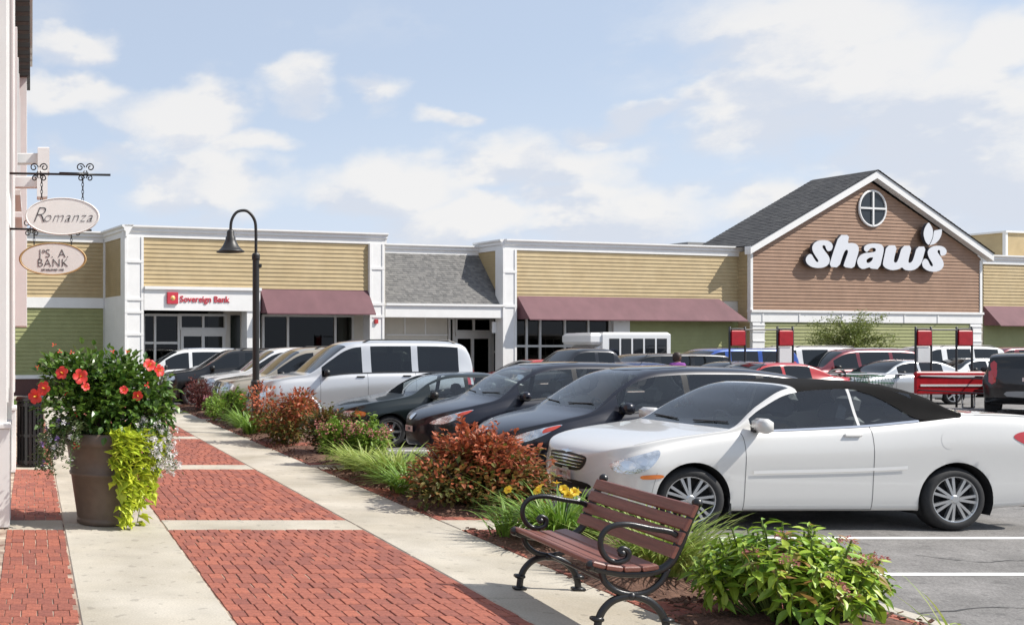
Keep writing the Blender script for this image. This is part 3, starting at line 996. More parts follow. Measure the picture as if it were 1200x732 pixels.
    glyph('letter', [[(1009, 295.9), (1006, 293.3), (1006.4, 289.5), (1010.1, 286.7), (1016.9, 285.6), (1023.7, 286.2), (1027, 287.4), (1029.1, 290.2), (1029.2, 295.2), (1024.3, 315.9), (1013.5, 315), (1013.1, 313.2), (1004.9, 316), (1000.4, 313.6), (998, 308.3), (998.7, 303.8), (1001.9, 299.3), (1007.1, 296.9), (1013.9, 296.3), (1019.1, 295.5), (1020.3, 293.3), (1018.8, 291), (1014.6, 291), (1012, 293.3), (1010.1, 295.5)],
                     [(1016.9, 301.9), (1012.4, 302.3), (1009, 304.9), (1009, 307.6), (1010.9, 308.9), (1014.6, 306.8), (1016.5, 303.8)]])
    glyph('letter', [z2([(130, 345), (262, 345), (215, 530), (230, 560), (265, 545), (320, 350), (440, 350), (395, 530), (400, 560), (430, 555), (455, 520), (500, 360), (612, 360), (570, 520), (545, 580), (490, 635), (420, 655), (350, 645), (320, 610), (270, 640), (190, 650), (120, 625), (82, 585), (92, 520)])], lift=.004)
    glyph('letter', [z2([(800, 475), (855, 460), (868, 410), (840, 370), (790, 350), (720, 350), (660, 375), (630, 420), (640, 480), (700, 580), (690, 605), (665, 590), (630, 515), (595, 505), (562, 550), (572, 610), (630, 655), (720, 670), (790, 650), (830, 600), (825, 540), (790, 480), (750, 425), (760, 400), (785, 405), (785, 450)])])
    glyph('leaf', [z2([(640, 62), (668, 98), (688, 135), (698, 180), (690, 250), (668, 300), (645, 345), (615, 318), (595, 280), (580, 220), (583, 170), (600, 120)])], lift=.008)
    glyph('leaf', [z2([(808, 146), (806, 190), (796, 235), (770, 280), (730, 320), (690, 337), (655, 345), (680, 300), (699, 250), (705, 200), (712, 164), (760, 156)])], lift=.0)
    me = text_mesh('TM', 1.0, extrude=.02, offset=.02)
    t0, h0 = FR(1104, 292, dl)
    for v in me.vertices: v.co = FM @ Vector((t0 + v.co.x * .20, dl + v.co.z, h0 + v.co.y * .20))
    me.materials.append(FACE); abs_part(link('trade_mark', me), sg)


build_shops()

# ------------------------------------------------------------------ brick shop building at the left edge
def build_left():
    b = thing('brick_shop_building', (-0.6, 12, 0), 'tall white-trimmed red brick shopfront along the left edge of the walk', 'building')
    BRK = mat('red_brick_wall', (.36, .13, .09), .85, col2=(.26, .09, .07), island=1, var=.1, scale=8)
    core = MB(); core.box(-6, -0.46, 9.6, 22.5, -.1, 9.0)
    abs_part(core.build('wall', mat('brick_core', (.34, .28, .25), .9, var=.1)), b)
    q = MB(); rr = random.Random(2)
    z = 1.0; r_ = 0
    while z < 8.9:
        y = 10.6 - (r_ % 2) * .11
        while y < 22.4:
            q.box(-.47, -.36 + rr.uniform(-.004, .004), y + .005, y + .215, z + .005, z + .07)
            y += .22
        z += .075; r_ += 1
    tag(abs_part(q.build('brickwork', BRK), b), kind='stuff')

    def wbox(name, x0, x1, y0, y1, z0, z1, m_=WHITE, bev=.008, parent=None):
        o = MB().box(x0, x1, y0, y1, z0, z1, bev=bev).build(name, m_)
        return abs_part(o, b) if parent is None else (setattr(o, 'parent', parent) or o)

    def pil(y, x_face, w, ph):
        p = wbox('pilaster', -.46, x_face, y, y + w, 0, 9.0)
        wbox('plinth', -.46, x_face + .032, y - .05, y + w + .05, 0, ph, parent=p)
        wbox('plinth_cap', -.46, x_face + .045, y - .07, y + w + .07, ph, ph + .05, parent=p)
        wbox('panel_edge', -.46, x_face + .02, y + .05, y + .09, ph + .25, 8.8, parent=p)
        wbox('panel_edge', -.46, x_face + .02, y + w - .09, y + w - .05, ph + .25, 8.8, parent=p)
    pil(10.18, -.25, .5, .98)
    pil(14.6, -.262, .45, .88)
    GL = mat('shop_window_dark', (.10, .13, .14), .08)
    w = wbox('shop_window', -.46, -.40, 11.0, 14.4, .55, 3.2, GL, bev=.0)
    wbox('window_frame', -.46, -.33, 10.95, 11.05, .45, 3.3, parent=w)
    wbox('window_frame', -.46, -.33, 14.35, 14.45, .45, 3.3, parent=w)
    wbox('stall_riser', -.46, -.30, 10.75, 14.55, 0, .5)
    wbox('band_course', -.46, -.28, 10.72, 14.58, 3.35, 3.75)
    # upper windows with white casing
    for y in (15.9, 18.6):
        w = wbox('upper_window', -.46, -.335, y, y + 1.5, 4.3, 6.6, GL, bev=.0)
        wbox('casing', -.46, -.22, y - .16, y - .005, 4.2, 6.7, parent=w)
        wbox('casing', -.46, -.22, y + 1.505, y + 1.66, 4.2, 6.7, parent=w)
        wbox('sill', -.46, -.17, y - .2, y + 1.7, 4.1, 4.2, parent=w)
    wbox('white_panel', -.46, -.10, 21.0, 22.4, 2.2, 7.9)
    # dark bracketed eave
    DK = mat('eave_bracket_dark', (.03, .028, .026), .6)
    e = wbox('eave', -.46, .02, 15.2, 22.5, 7.92, 8.3)
    for k in range(14): wbox('eave_bracket', -.46, -.03, 15.4 + k * .5, 15.6 + k * .5, 7.3 - .0, 7.915, DK, parent=e)
    wbox('downpipe', -.36, -.27, 13.9, 14.0, .1, 8.9, mat('grey_pipe', (.45, .47, .46), .5), bev=.02)
    # flat white fixtures on arms
    for (y, z0, s) in ((16.2, 4.55, 1.0), (15.4, 4.05, .85)):
        f = thing('wall_fixture', (-.3, y, z0), ('upper' if z0 > 4.3 else 'lower') + ' white box fixture on an arm above the hanging oval signs', 'fixture', 'white fixtures on the brick shopfront')
        abs_part(MB().box(-.38, .10 * s, y - .08, y + .08, z0 + .12, z0 + .28, bev=.01).build('arm', WHITE), f)
        abs_part(MB().box(.095 * s, .28 * s, y - .16, y + .16, z0 - .04, z0 + .36, bev=.01).build('box', WHITE), f)

    # ---- hanging oval signs
    def scroll(q, c, r, s, y):
        pts = [(c[0] + s * r * (1 - k / 26) * math.cos(k * .42), y, c[1] + r * (1 - k / 26) * math.sin(k * .42)) for k in range(20)]
        q.tube(pts, .008, 6)

    def oval(name, label, xc, y, zc, a, c, rim_m, lines, bracket_z, x_end):
        root = thing(name, (xc, y, zc), label, 'sign', 'oval signs hung over the walk')
        MI = Matrix.Translation((xc, y, zc)) @ Matrix.Rotation(R(90), 4, 'X') @ Matrix.Diagonal((a, c, 1, 1))
        q = MB(); q.lathe([(.0, -.022), (.93, -.022), (.97, -.03), (1.0, -.018), (1.0, .018), (.97, .03), (.93, .022), (.0, .022)], 56, MI, cap=False)
        abs_part(q.build('rim', rim_m, smooth=False), root)
        q = MB(); q.lathe([(.0, -.0235), (.925, -.0235), (.925, .0235), (.0, .0235)], 56, MI, cap=False)
        abs_part(q.build('board', mat('sign_board_white', (.78, .76, .72), .5, var=.02)), root)
        INK = mat('sign_ink', (.05, .05, .055), .5)
        for (body, size, dx, dz, sh, sp, of) in lines:
            me = text_mesh(body, size, extrude=.002, shear=sh, spacing=sp, offset=of)
            for v in me.vertices: v.co = Vector((xc + dx + v.co.x, y - .0265 - v.co.z, zc + dz + v.co.y))
            me.materials.append(INK); abs_part(link('lettering', me), root)
        # bracket with scrolls, and chains
        br = MB(); br.tube([(-.36, y, bracket_z), (x_end, y, bracket_z - .02)], .014, 8)
        br.tube([(x_end * .35, y, bracket_z - .005), (x_end * .72, y, bracket_z - .012)], .021, 6)
        for cx in (xc - a * .62, xc + a * .62):
            for s in (-1, 1):
                scroll(br, (cx + s * .06, bracket_z + .07), .05, -s, y)
                scroll(br, (cx + s * .05, bracket_z - .06), .04, -s, y)
                br.tube([(cx + s * .01, y, bracket_z + .03), (cx + s * .03, y, bracket_z - .005), (cx + s * .01, y, bracket_z - .03)], .008, 6)
        abs_part(br.build('bracket', IRON, smooth=True), root)
        for cx in (xc - a * .55, xc + a * .55):
            zt = bracket_z - .03; zb = zc + c * .84
            ch = MB(); n = max(2, int((zt - zb) / .042))
            for k in range(n):
                z0 = zt + (zb - zt) * (k + .5) / n
                ring = [(.013 * math.cos(t * .785), 0, .028 * math.sin(t * .785)) for t in range(9)]
                M = Matrix.Translation((cx, y, z0)) @ Matrix.Rotation(R(90 * (k % 2) + 20), 4, 'Z')
                ch.tube(ring, .0045, 5, M)
            abs_part(ch.build('chain', IRON), root)
    oval('oval_sign', 'white oval hanging sign reading Romanza, the upper of two', .365, 12.2, 1.8 + 151.5 / 98.4, .445, .222, mat('rim_white', (.74, .73, .70), .5),
         [('omanza', .18, .062, -.012, .38, 1.08, -.005), ('R', .27, -.285, .008, .38, 1, -.007)], 1.8 + 202 / 98.4, .94)
    oval('oval_sign', 'white oval hanging sign with tan rim and bank name, the lower of two', .275, 13.3, 1.8 + 101.5 / 90.2, .44, .212, mat('rim_tan', (.42, .27, .11), .45),
         [('J', .155, -.165, .065, 0, 1, -.003), ('o', .085, -.118, .105, 0, 1, -.001), ('S. A.', .155, .055, .065, 0, 1.08, -.003), ('BANK', .15, 0, -.055, 0, 1.05, -.003), ('ESTABLISHED 1905', .034, 0, -.142, 0, 1.05, 0)],
         1.8 + 137 / 90.2, .78)


build_left()


# ------------------------------------------------------------------ plants
def leaf_faces(q, M, l, w, bend=.25, fold=.18, simple=False):
    if simple:
        vs = [(0, 0, 0), (w / 2, l * .45, fold * w), (0, l, -bend * l), (-w / 2, l * .45, fold * w)]
        q.add([M @ Vector(p) for p in vs], [(0, 1, 2), (0, 2, 3)])
    else:
        vs = [(0, 0, 0), (w * .36, l * .22, fold * w * .5), (w / 2, l * .48, fold * w - bend * l * .2), (w * .28, l * .78, fold * w * .4 - bend * l * .6), (0, l, -bend * l),
              (-w * .28, l * .78, fold * w * .4 - bend * l * .6), (-w / 2, l * .48, fold * w - bend * l * .2), (-w * .36, l * .22, fold * w * .5), (0, l * .5, -bend * l * .22)]
        q.add([M @ Vector(p) for p in vs], [(0, 1, 8), (1, 2, 8), (2, 3, 8), (3, 4, 8), (4, 5, 8), (5, 6, 8), (6, 7, 8), (7, 0, 8)])


def orient(p, d, rnd, tilt=.6):
    """leaf base at p, pointing roughly along d"""
    d = Vector(d).normalized()
    j = Vector((rnd.gauss(0, 1), rnd.gauss(0, 1), rnd.gauss(0, 1))) * tilt * .5
    d = (d + j).normalized()
    up = Vector((rnd.gauss(0, .35), rnd.gauss(0, .35), 1)).normalized()
    x = d.cross(up)
    x = x.normalized() if x.length > 1e-4 else Vector((1, 0, 0))
    z = x.cross(d)
    M = Matrix((x, d, z)).transposed().to_4x4()
    M.translation = p
    return M


def blobs_for(rx, ry, h, rnd, n):
    out = []
    for k in range(n):
        a = rnd.uniform(0, 6.28); rr = math.sqrt(rnd.random()) * .62
        z = rnd.uniform(.25, .78)
        s = rnd.uniform(.28, .46) * (1.1 - .4 * abs(z - .5))
        out.append((Vector((rx * rr * math.cos(a), ry * rr * math.sin(a), h * z)), s))
    return out


def bush(name, label, cat, loc, rx, ry, h, n, leaf, mats_, seed, group=None, fl=None, lobes=9, wr=.55, stems=10):
    """a shrub: stems, foliage of small leaves gathered on uneven lobes"""
    rnd = random.Random(seed)
    root = thing(name, loc, label, cat, group)
    q = MB()
    for k in range(stems):
        a = rnd.uniform(0, 6.28); r = rnd.uniform(.2, .75)
        tip = Vector((rx * r * math.cos(a), ry * r * math.sin(a), h * rnd.uniform(.6, .9)))
        b0 = Vector((rnd.uniform(-.08, .08), rnd.uniform(-.08, .08), -.06))
        mid = (b0 + tip) / 2 + Vector((0, 0, .12 * h))
        q.tube(spline([b0, mid, tip], 4), [.010] * 5 + [.007] * 3 + [.004], 5)
    q.build('stems', mat('twig_brown', (.07, .045, .03), .9), root)
    bl = blobs_for(rx, ry, h, rnd, lobes)
    nm = len(mats_)
    lists = [MB() for _ in mats_]
    for k in range(n):
        c, s = rnd.choice(bl)
        while True:
            v = Vector((rnd.gauss(0, 1), rnd.gauss(0, 1), rnd.gauss(0, 1)))
            if v.length > .05: break
        v.normalize()
        rad = s * (rnd.random() ** .45)
        p = c + Vector((v.x * rx * rad * 1.05, v.y * ry * rad * 1.05, v.z * h * rad * .8))
        if p.z < .03: p.z = rnd.uniform(.03, .12)
        d = Vector((v.x + p.x * .5, v.y + p.y * .5, v.z * .5 + .15))
        l = leaf * rnd.uniform(.65, 1.25)
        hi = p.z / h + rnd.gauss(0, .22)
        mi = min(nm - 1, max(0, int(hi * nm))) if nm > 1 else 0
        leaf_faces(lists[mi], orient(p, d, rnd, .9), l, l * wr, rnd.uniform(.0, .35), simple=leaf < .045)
    # a few free shoots break the outline
    for k in range(max(6, n // 160)):
        c, s = rnd.choice(bl)
        a = rnd.uniform(0, 6.28)
        d = Vector((math.cos(a) * .5, math.sin(a) * .5, 1)).normalized()
        p0 = c + Vector((0, 0, h * s * .6)); ln = rnd.uniform(.10, .22)
        for j in range(9):
            leaf_faces(lists[min(nm - 1, int(.9 * nm))], orient(p0 + d * ln * j / 8, (rnd.gauss(0, 1), rnd.gauss(0, 1), .5), rnd, .6), leaf * .8, leaf * .8 * wr, .2, simple=leaf < .045)
    for k, (mb, m_) in enumerate(zip(lists, mats_)):
        if mb.v: tag(mb.build('foliage', m_, root), kind='stuff')
    if fl:
        fn, m_, cnt, size = fl
        tops = []
        for k in range(cnt):
            c, s = rnd.choice(bl); a = rnd.uniform(3.2, 6.2)
            p = c + Vector((math.cos(a) * rx * s, math.sin(a) * ry * s, h * s * rnd.uniform(.2, .75)))
            f = MB()
            for j in range(46):
                v = Vector((rnd.gauss(0, 1), rnd.gauss(0, 1), rnd.gauss(0, .6))).normalized() * size * rnd.uniform(.5, 1)
                leaf_faces(f, orient(p + v, v, rnd, 1), size * .34, size * .30, .1, simple=True)
            tag(f.build(fn, m_, root), kind='stuff')
    return root


def blades(name, label, cat, loc, n, length, spread, m_, seed, group=None, width=.011, flowers=0, flower_m=None, stalk_h=.55):
    rnd = random.Random(seed)
    root = thing(name, loc, label, cat, group)
    q = MB()
    for k in range(n):
        a = rnd.uniform(0, 6.283); r0 = spread * .35 * math.sqrt(rnd.random())
        b = Vector((r0 * math.cos(a + rnd.uniform(-.8, .8)), r0 * math.sin(a), -.01))
        L = length * rnd.uniform(.6, 1.15); reach = spread * rnd.uniform(.35, 1.0)
        droop = rnd.uniform(.25, .95)
        w = width * rnd.uniform(.7, 1.3)
        side = Vector((-math.sin(a), math.cos(a), 0))
        prev = None
        N_ = 7
        for j in range(N_ + 1):
            t = j / N_
            p = b + Vector((math.cos(a), math.sin(a), 0)) * (reach * t ** 1.4) + Vector((0, 0, L * (t - droop * t ** 2.6 * .75)))
            ww = w * (1 - t ** 2.2) + .0008
            cur = [p - side * ww, p + Vector((0, 0, -.25 * ww)), p + side * ww]
            if prev: q.add(prev + cur, [(0, 1, 4, 3), (1, 2, 5, 4)])
            prev = cur
    tag(q.build('foliage', m_, root), kind='stuff')
    for k in range(flowers):
        a = rnd.uniform(0, 6.28); r0 = spread * rnd.uniform(.25, .75)
        tip = Vector((r0 * math.cos(a), r0 * math.sin(a), stalk_h * rnd.uniform(.85, 1.15)))
        s = MB(); s.tube(spline([(0, 0, 0), (tip.x * .4, tip.y * .4, tip.z * .6), tuple(tip)], 4), .004, 5)
        st = s.build('flower_stalk', mat('stalk_green', (.08, .16, .03), .6), root)
        trumpet(st, tip, Vector((math.cos(a) * .6 - .2, math.sin(a) * .6 - .5, .6)), .040, flower_m, mat('throat_orange', (.65, .25, .02), .6), 6, rnd, .85)
    return root


def trumpet(parent, p, d, r, m_, m2, npet, rnd, wr=.8, name='flower'):
    d = d.normalized(); x = d.orthogonal().normalized(); y = d.cross(x)
    q = MB()
    a0 = rnd.uniform(0, 6.28)
    for k in range(npet):
        a = a0 + 2 * math.pi * k / npet
        o = x * math.cos(a) + y * math.sin(a); s = d.cross(o)
        w = r * wr
        rows = [(.0, .03, -.25), (.35, .55, .10), (.72, 1.0, .28), (.95, .75, .26), (1.05, .25, .2)]
        vs = []
        for (rr, ww, hh) in rows:
            for sx in (-.5, 0, .5):
                ruf = rnd.uniform(-.06, .06) * rr
                vs.append(p + o * (r * rr) + s * (w * ww * sx) + d * (r * (hh + ruf - (.08 if sx == 0 else 0))))
        fs = []
        for i in range(4):
            for j in range(2):
                b = i * 3 + j
                fs.append((b, b + 1, b + 4, b + 3))
        q.add(vs, fs)
    f = q.build(name, m_, parent, smooth=True)
    c = MB(); c.tube([tuple(p - d * r * .2), tuple(p + d * r * .75)], [r * .16, r * .06], 6)
    c.build('stamen', m2, f)
    return f


LEAFBASE = dict(rough=.5, trans=.28, spec=.35)
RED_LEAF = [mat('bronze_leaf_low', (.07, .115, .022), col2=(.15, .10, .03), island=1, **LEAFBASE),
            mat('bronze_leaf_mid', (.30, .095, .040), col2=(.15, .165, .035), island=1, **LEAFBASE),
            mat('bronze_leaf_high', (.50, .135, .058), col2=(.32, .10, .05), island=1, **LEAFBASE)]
WINE_LEAF = [mat('wine_leaf', (.18, .042, .04), col2=(.10, .04, .03), island=1, **LEAFBASE)]
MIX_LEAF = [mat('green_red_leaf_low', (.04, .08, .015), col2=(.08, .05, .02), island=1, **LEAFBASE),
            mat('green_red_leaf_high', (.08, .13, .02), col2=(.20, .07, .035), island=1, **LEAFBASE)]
GREEN_LEAF = [mat('fresh_green_leaf', (.13, .25, .03), col2=(.24, .34, .055), island=1, **LEAFBASE)]
LIME_LEAF = mat('lime_leaf', (.64, .68, .07), col2=(.48, .60, .055), island=1, rough=.5, trans=.3)
DARK_LEAF = mat('dark_green_leaf', (.032, .090, .014), col2=(.14, .24, .035), island=1, rough=.34, trans=.25)
BLADE = mat('daylily_blade', (.13, .25, .03), col2=(.22, .34, .055), island=1, rough=.45, trans=.25)
BLADE2 = mat('pale_grass_blade', (.24, .36, .06), col2=(.38, .42, .12), island=1, rough=.5, trans=.3)
PINK = mat('dusty_pink_petal', (.58, .26, .23), col2=(.40, .14, .14), island=1, rough=.7, trans=.2)
ROSE = mat('rose_petal', (.62, .28, .34), col2=(.5, .2, .28), island=1, rough=.7, trans=.2)
YEL = mat('yellow_petal', (.85, .55, .02), .5, col2=(.90, .62, .04), scale=20, trans=.25)
CORAL = mat('coral_petal', (.66, .030, .024), .5, col2=(.74, .065, .050), scale=14, trans=.25)
WHITEP = mat('white_petal', (.82, .80, .77), .6, col2=(.78, .75, .76), island=1, trans=.2)
PURP = mat('purple_petal', (.28, .16, .42), .6, col2=(.42, .30, .55), island=1, trans=.2)


def build_beds():
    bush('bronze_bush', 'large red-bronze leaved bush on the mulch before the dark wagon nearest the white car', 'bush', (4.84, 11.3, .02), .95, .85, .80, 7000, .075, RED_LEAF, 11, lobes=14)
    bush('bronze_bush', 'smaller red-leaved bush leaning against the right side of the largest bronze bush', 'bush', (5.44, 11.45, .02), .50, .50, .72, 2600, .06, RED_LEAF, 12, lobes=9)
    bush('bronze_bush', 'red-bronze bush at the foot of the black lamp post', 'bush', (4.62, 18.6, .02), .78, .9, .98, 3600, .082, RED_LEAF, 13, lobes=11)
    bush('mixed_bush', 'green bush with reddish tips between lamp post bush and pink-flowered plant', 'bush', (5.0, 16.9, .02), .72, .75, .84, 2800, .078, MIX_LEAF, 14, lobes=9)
    bush('pink_flower_shrub', 'low green shrub with dusty pink flower heads beside pale daylily leaves', 'shrub', (4.80, 15.4, .02), .68, .55, .62, 1900, .09, GREEN_LEAF, 15, fl=('flower_head', PINK, 14, .095))
    bush('wine_bush', 'dark wine-red bush farthest down the planted edge', 'bush', (4.55, 27.6, .02), .60, .8, .88, 2300, .06, WINE_LEAF, 16, lobes=9)
    bush('green_shrub', 'fresh green shrub with one pink bloom next to the dark wine-red bush', 'shrub', (4.66, 24.4, .02), .66, .8, .70, 2200, .08, GREEN_LEAF, 17, fl=('flower_head', ROSE, 3, .09), lobes=9)
    blades('daylily', 'yellow-flowered daylily clump on mulch behind the far arm of the bench', 'plant', (4.82, 9.30, .03), 420, .58, .66, BLADE, 21, flowers=9, flower_m=YEL, stalk_h=.47)
    blades('daylily', 'thin daylily tuft at the front edge of the yellow-flowered clump', 'plant', (4.50, 9.60, .02), 70, .42, .42, BLADE, 22)
    blades('daylily', 'arching daylily clump left of the largest bronze bush', 'plant', (4.78, 13.5, .03), 520, .56, .76, BLADE2, 23, width=.013)
    blades('daylily', 'bright green daylily clump before the lamp post bush', 'plant', (4.52, 20.6, .03), 240, .62, .62, BLADE, 24, width=.014)
    blades('daylily', 'green daylily clump next to the shrub with one pink bloom', 'plant', (4.62, 22.2, .03), 220, .60, .6, BLADE, 25, width=.014)
    blades('daylily', 'pale grassy clump right behind the bench back', 'plant', (4.90, 7.95, .03), 420, .66, .58, BLADE2, 26, width=.010)
    blades('grass_tuft', 'sparse grass tuft poking up at the bottom right edge', 'plant', (5.28, 5.72, -.01), 16, .60, .40, BLADE2, 27, width=.012)
    blades('daylily', 'daylily leaves squeezed between two bronze bushes and the kerb', 'plant', (5.35, 12.65, .03), 260, .6, .5, BLADE, 28, width=.013)
    blades('daylily', 'short daylily tuft at the walk side of the bed just past the largest bronze bush', 'plant', (4.60, 12.45, .03), 260, .46, .55, BLADE, 29, width=.012)
    blades('daylily', 'pale daylily tuft tucked before the low shrub with dusty pink heads', 'plant', (4.72, 14.55, .03), 300, .5, .6, BLADE2, 30, width=.012)
    # broad-leaved shrub in the foreground, leaf by leaf
    rnd = random.Random(5)
    root = thing('sedum_shrub', (4.90, 6.62, .02), 'large bright green broad-leaved shrub with faded pink flower heads beside the bench', 'shrub')
    lm = mat('broad_leaf', (.22, .40, .030), col2=(.46, .56, .065), objrand=1, rough=.42, trans=.28, var=.18, scale=12)
    lm2 = mat('broad_leaf_field', (.13, .27, .025), col2=(.34, .46, .05), island=1, rough=.45, trans=.28)
    lm3 = mat('broad_leaf_tinged', (.30, .27, .05), col2=(.33, .17, .06), objrand=1, rough=.45, trans=.28)
    ms = []
    for k in range(6):
        q = MB(); r2 = random.Random(k)
        l, w = 1.0, r2.uniform(.34, .46)
        N_ = 6
        bend = r2.uniform(.1, .45)
        for j in range(N_ + 1):
            t = j / N_
            ww = w / 2 * max(.015, (t / .42) ** .8 if t < .42 else max(0, (1 - ((t - .42) / .58) ** 1.5)))
            z = -bend * t * t; cup = .22 * ww
            q.v += [(-ww, t, z + cup), (0, t, z - .02 * (0 < t < 1)), (ww, t, z + cup)]
        for j in range(N_):
            for i in range(2):
                a = j * 3 + i
                q.f.append((a, a + 1, a + 4, a + 3))
        me = bpy.data.meshes.new('leaf'); me.from_pydata(q.v, [], q.f); me.materials.append(lm if k else lm3); me.shade_smooth()
        ms.append((me, q))
    rest = MB(); tips = []
    st = MB()
    for k in range(165):
        a = rnd.uniform(0, 6.283); r = math.sqrt(rnd.random())
        dome = math.sqrt(max(0, 1 - (r * .93) ** 2))
        p = Vector((.54 * r * math.cos(a), .56 * r * math.sin(a), (.12 + .46 * dome) * rnd.uniform(.80, 1.13)))
        tips.append((p, Vector((p.x * .9, p.y * .9, .55))))
        st.tube(spline([(p.x * .3, p.y * .3, -.04), (p.x * .75, p.y * .75, p.z * .5), tuple(p)], 3), .006, 5)
    st.build('stems', mat('green_stem', (.10, .15, .03), .6), root)
    tips.sort(key=lambda t: (t[0].y - t[0].z * 1.2))
    cnt = 0
    for (p, d) in tips:
        d = d.normalized()
        x = d.orthogonal().normalized(); y = d.cross(x); a0 = rnd.uniform(0, 6.28)
        for j in range(11):
            a = a0 + j * 2.4
            up = .55 - j * .085
            o = x * math.cos(a) + y * math.sin(a) + d * up
            base = p - d * (.018 * j)
            L = rnd.uniform(.075, .118) * (1.0 + .05 * j) * (0.65 if j < 2 else 1)
            M = orient(base, o, rnd, .25) @ Matrix.Diagonal((L, L, L, 1))
            me, q = rnd.choice(ms)
            if cnt < 296 and j < 6:
                l = link('leaf', me, root); l.matrix_local = M; cnt += 1
            else:
                rest.add([M @ Vector(v) for v in q.v], q.f)
    tag(rest.build('foliage', lm2, root), kind='stuff')
    for k in range(15):
        p, d = tips[rnd.randrange(0, 80)]; p = p * .93
        if k < 5: p = Vector((.34 + rnd.uniform(-.10, .06), -.20 + rnd.uniform(-.1, .1), .36 + rnd.uniform(-.1, .08)))
        f = MB()
        for j in range(60):
            v = Vector((rnd.gauss(0, 1), rnd.gauss(0, 1), abs(rnd.gauss(0, .5)))).normalized() * .055 * rnd.uniform(.45, 1)
            leaf_faces(f, orient(p + v + Vector((0, 0, .015)), v, rnd, 1), .016, .016, .1, simple=True)
        tag(f.build('flower_head', PINK, root), kind='stuff')


build_beds()


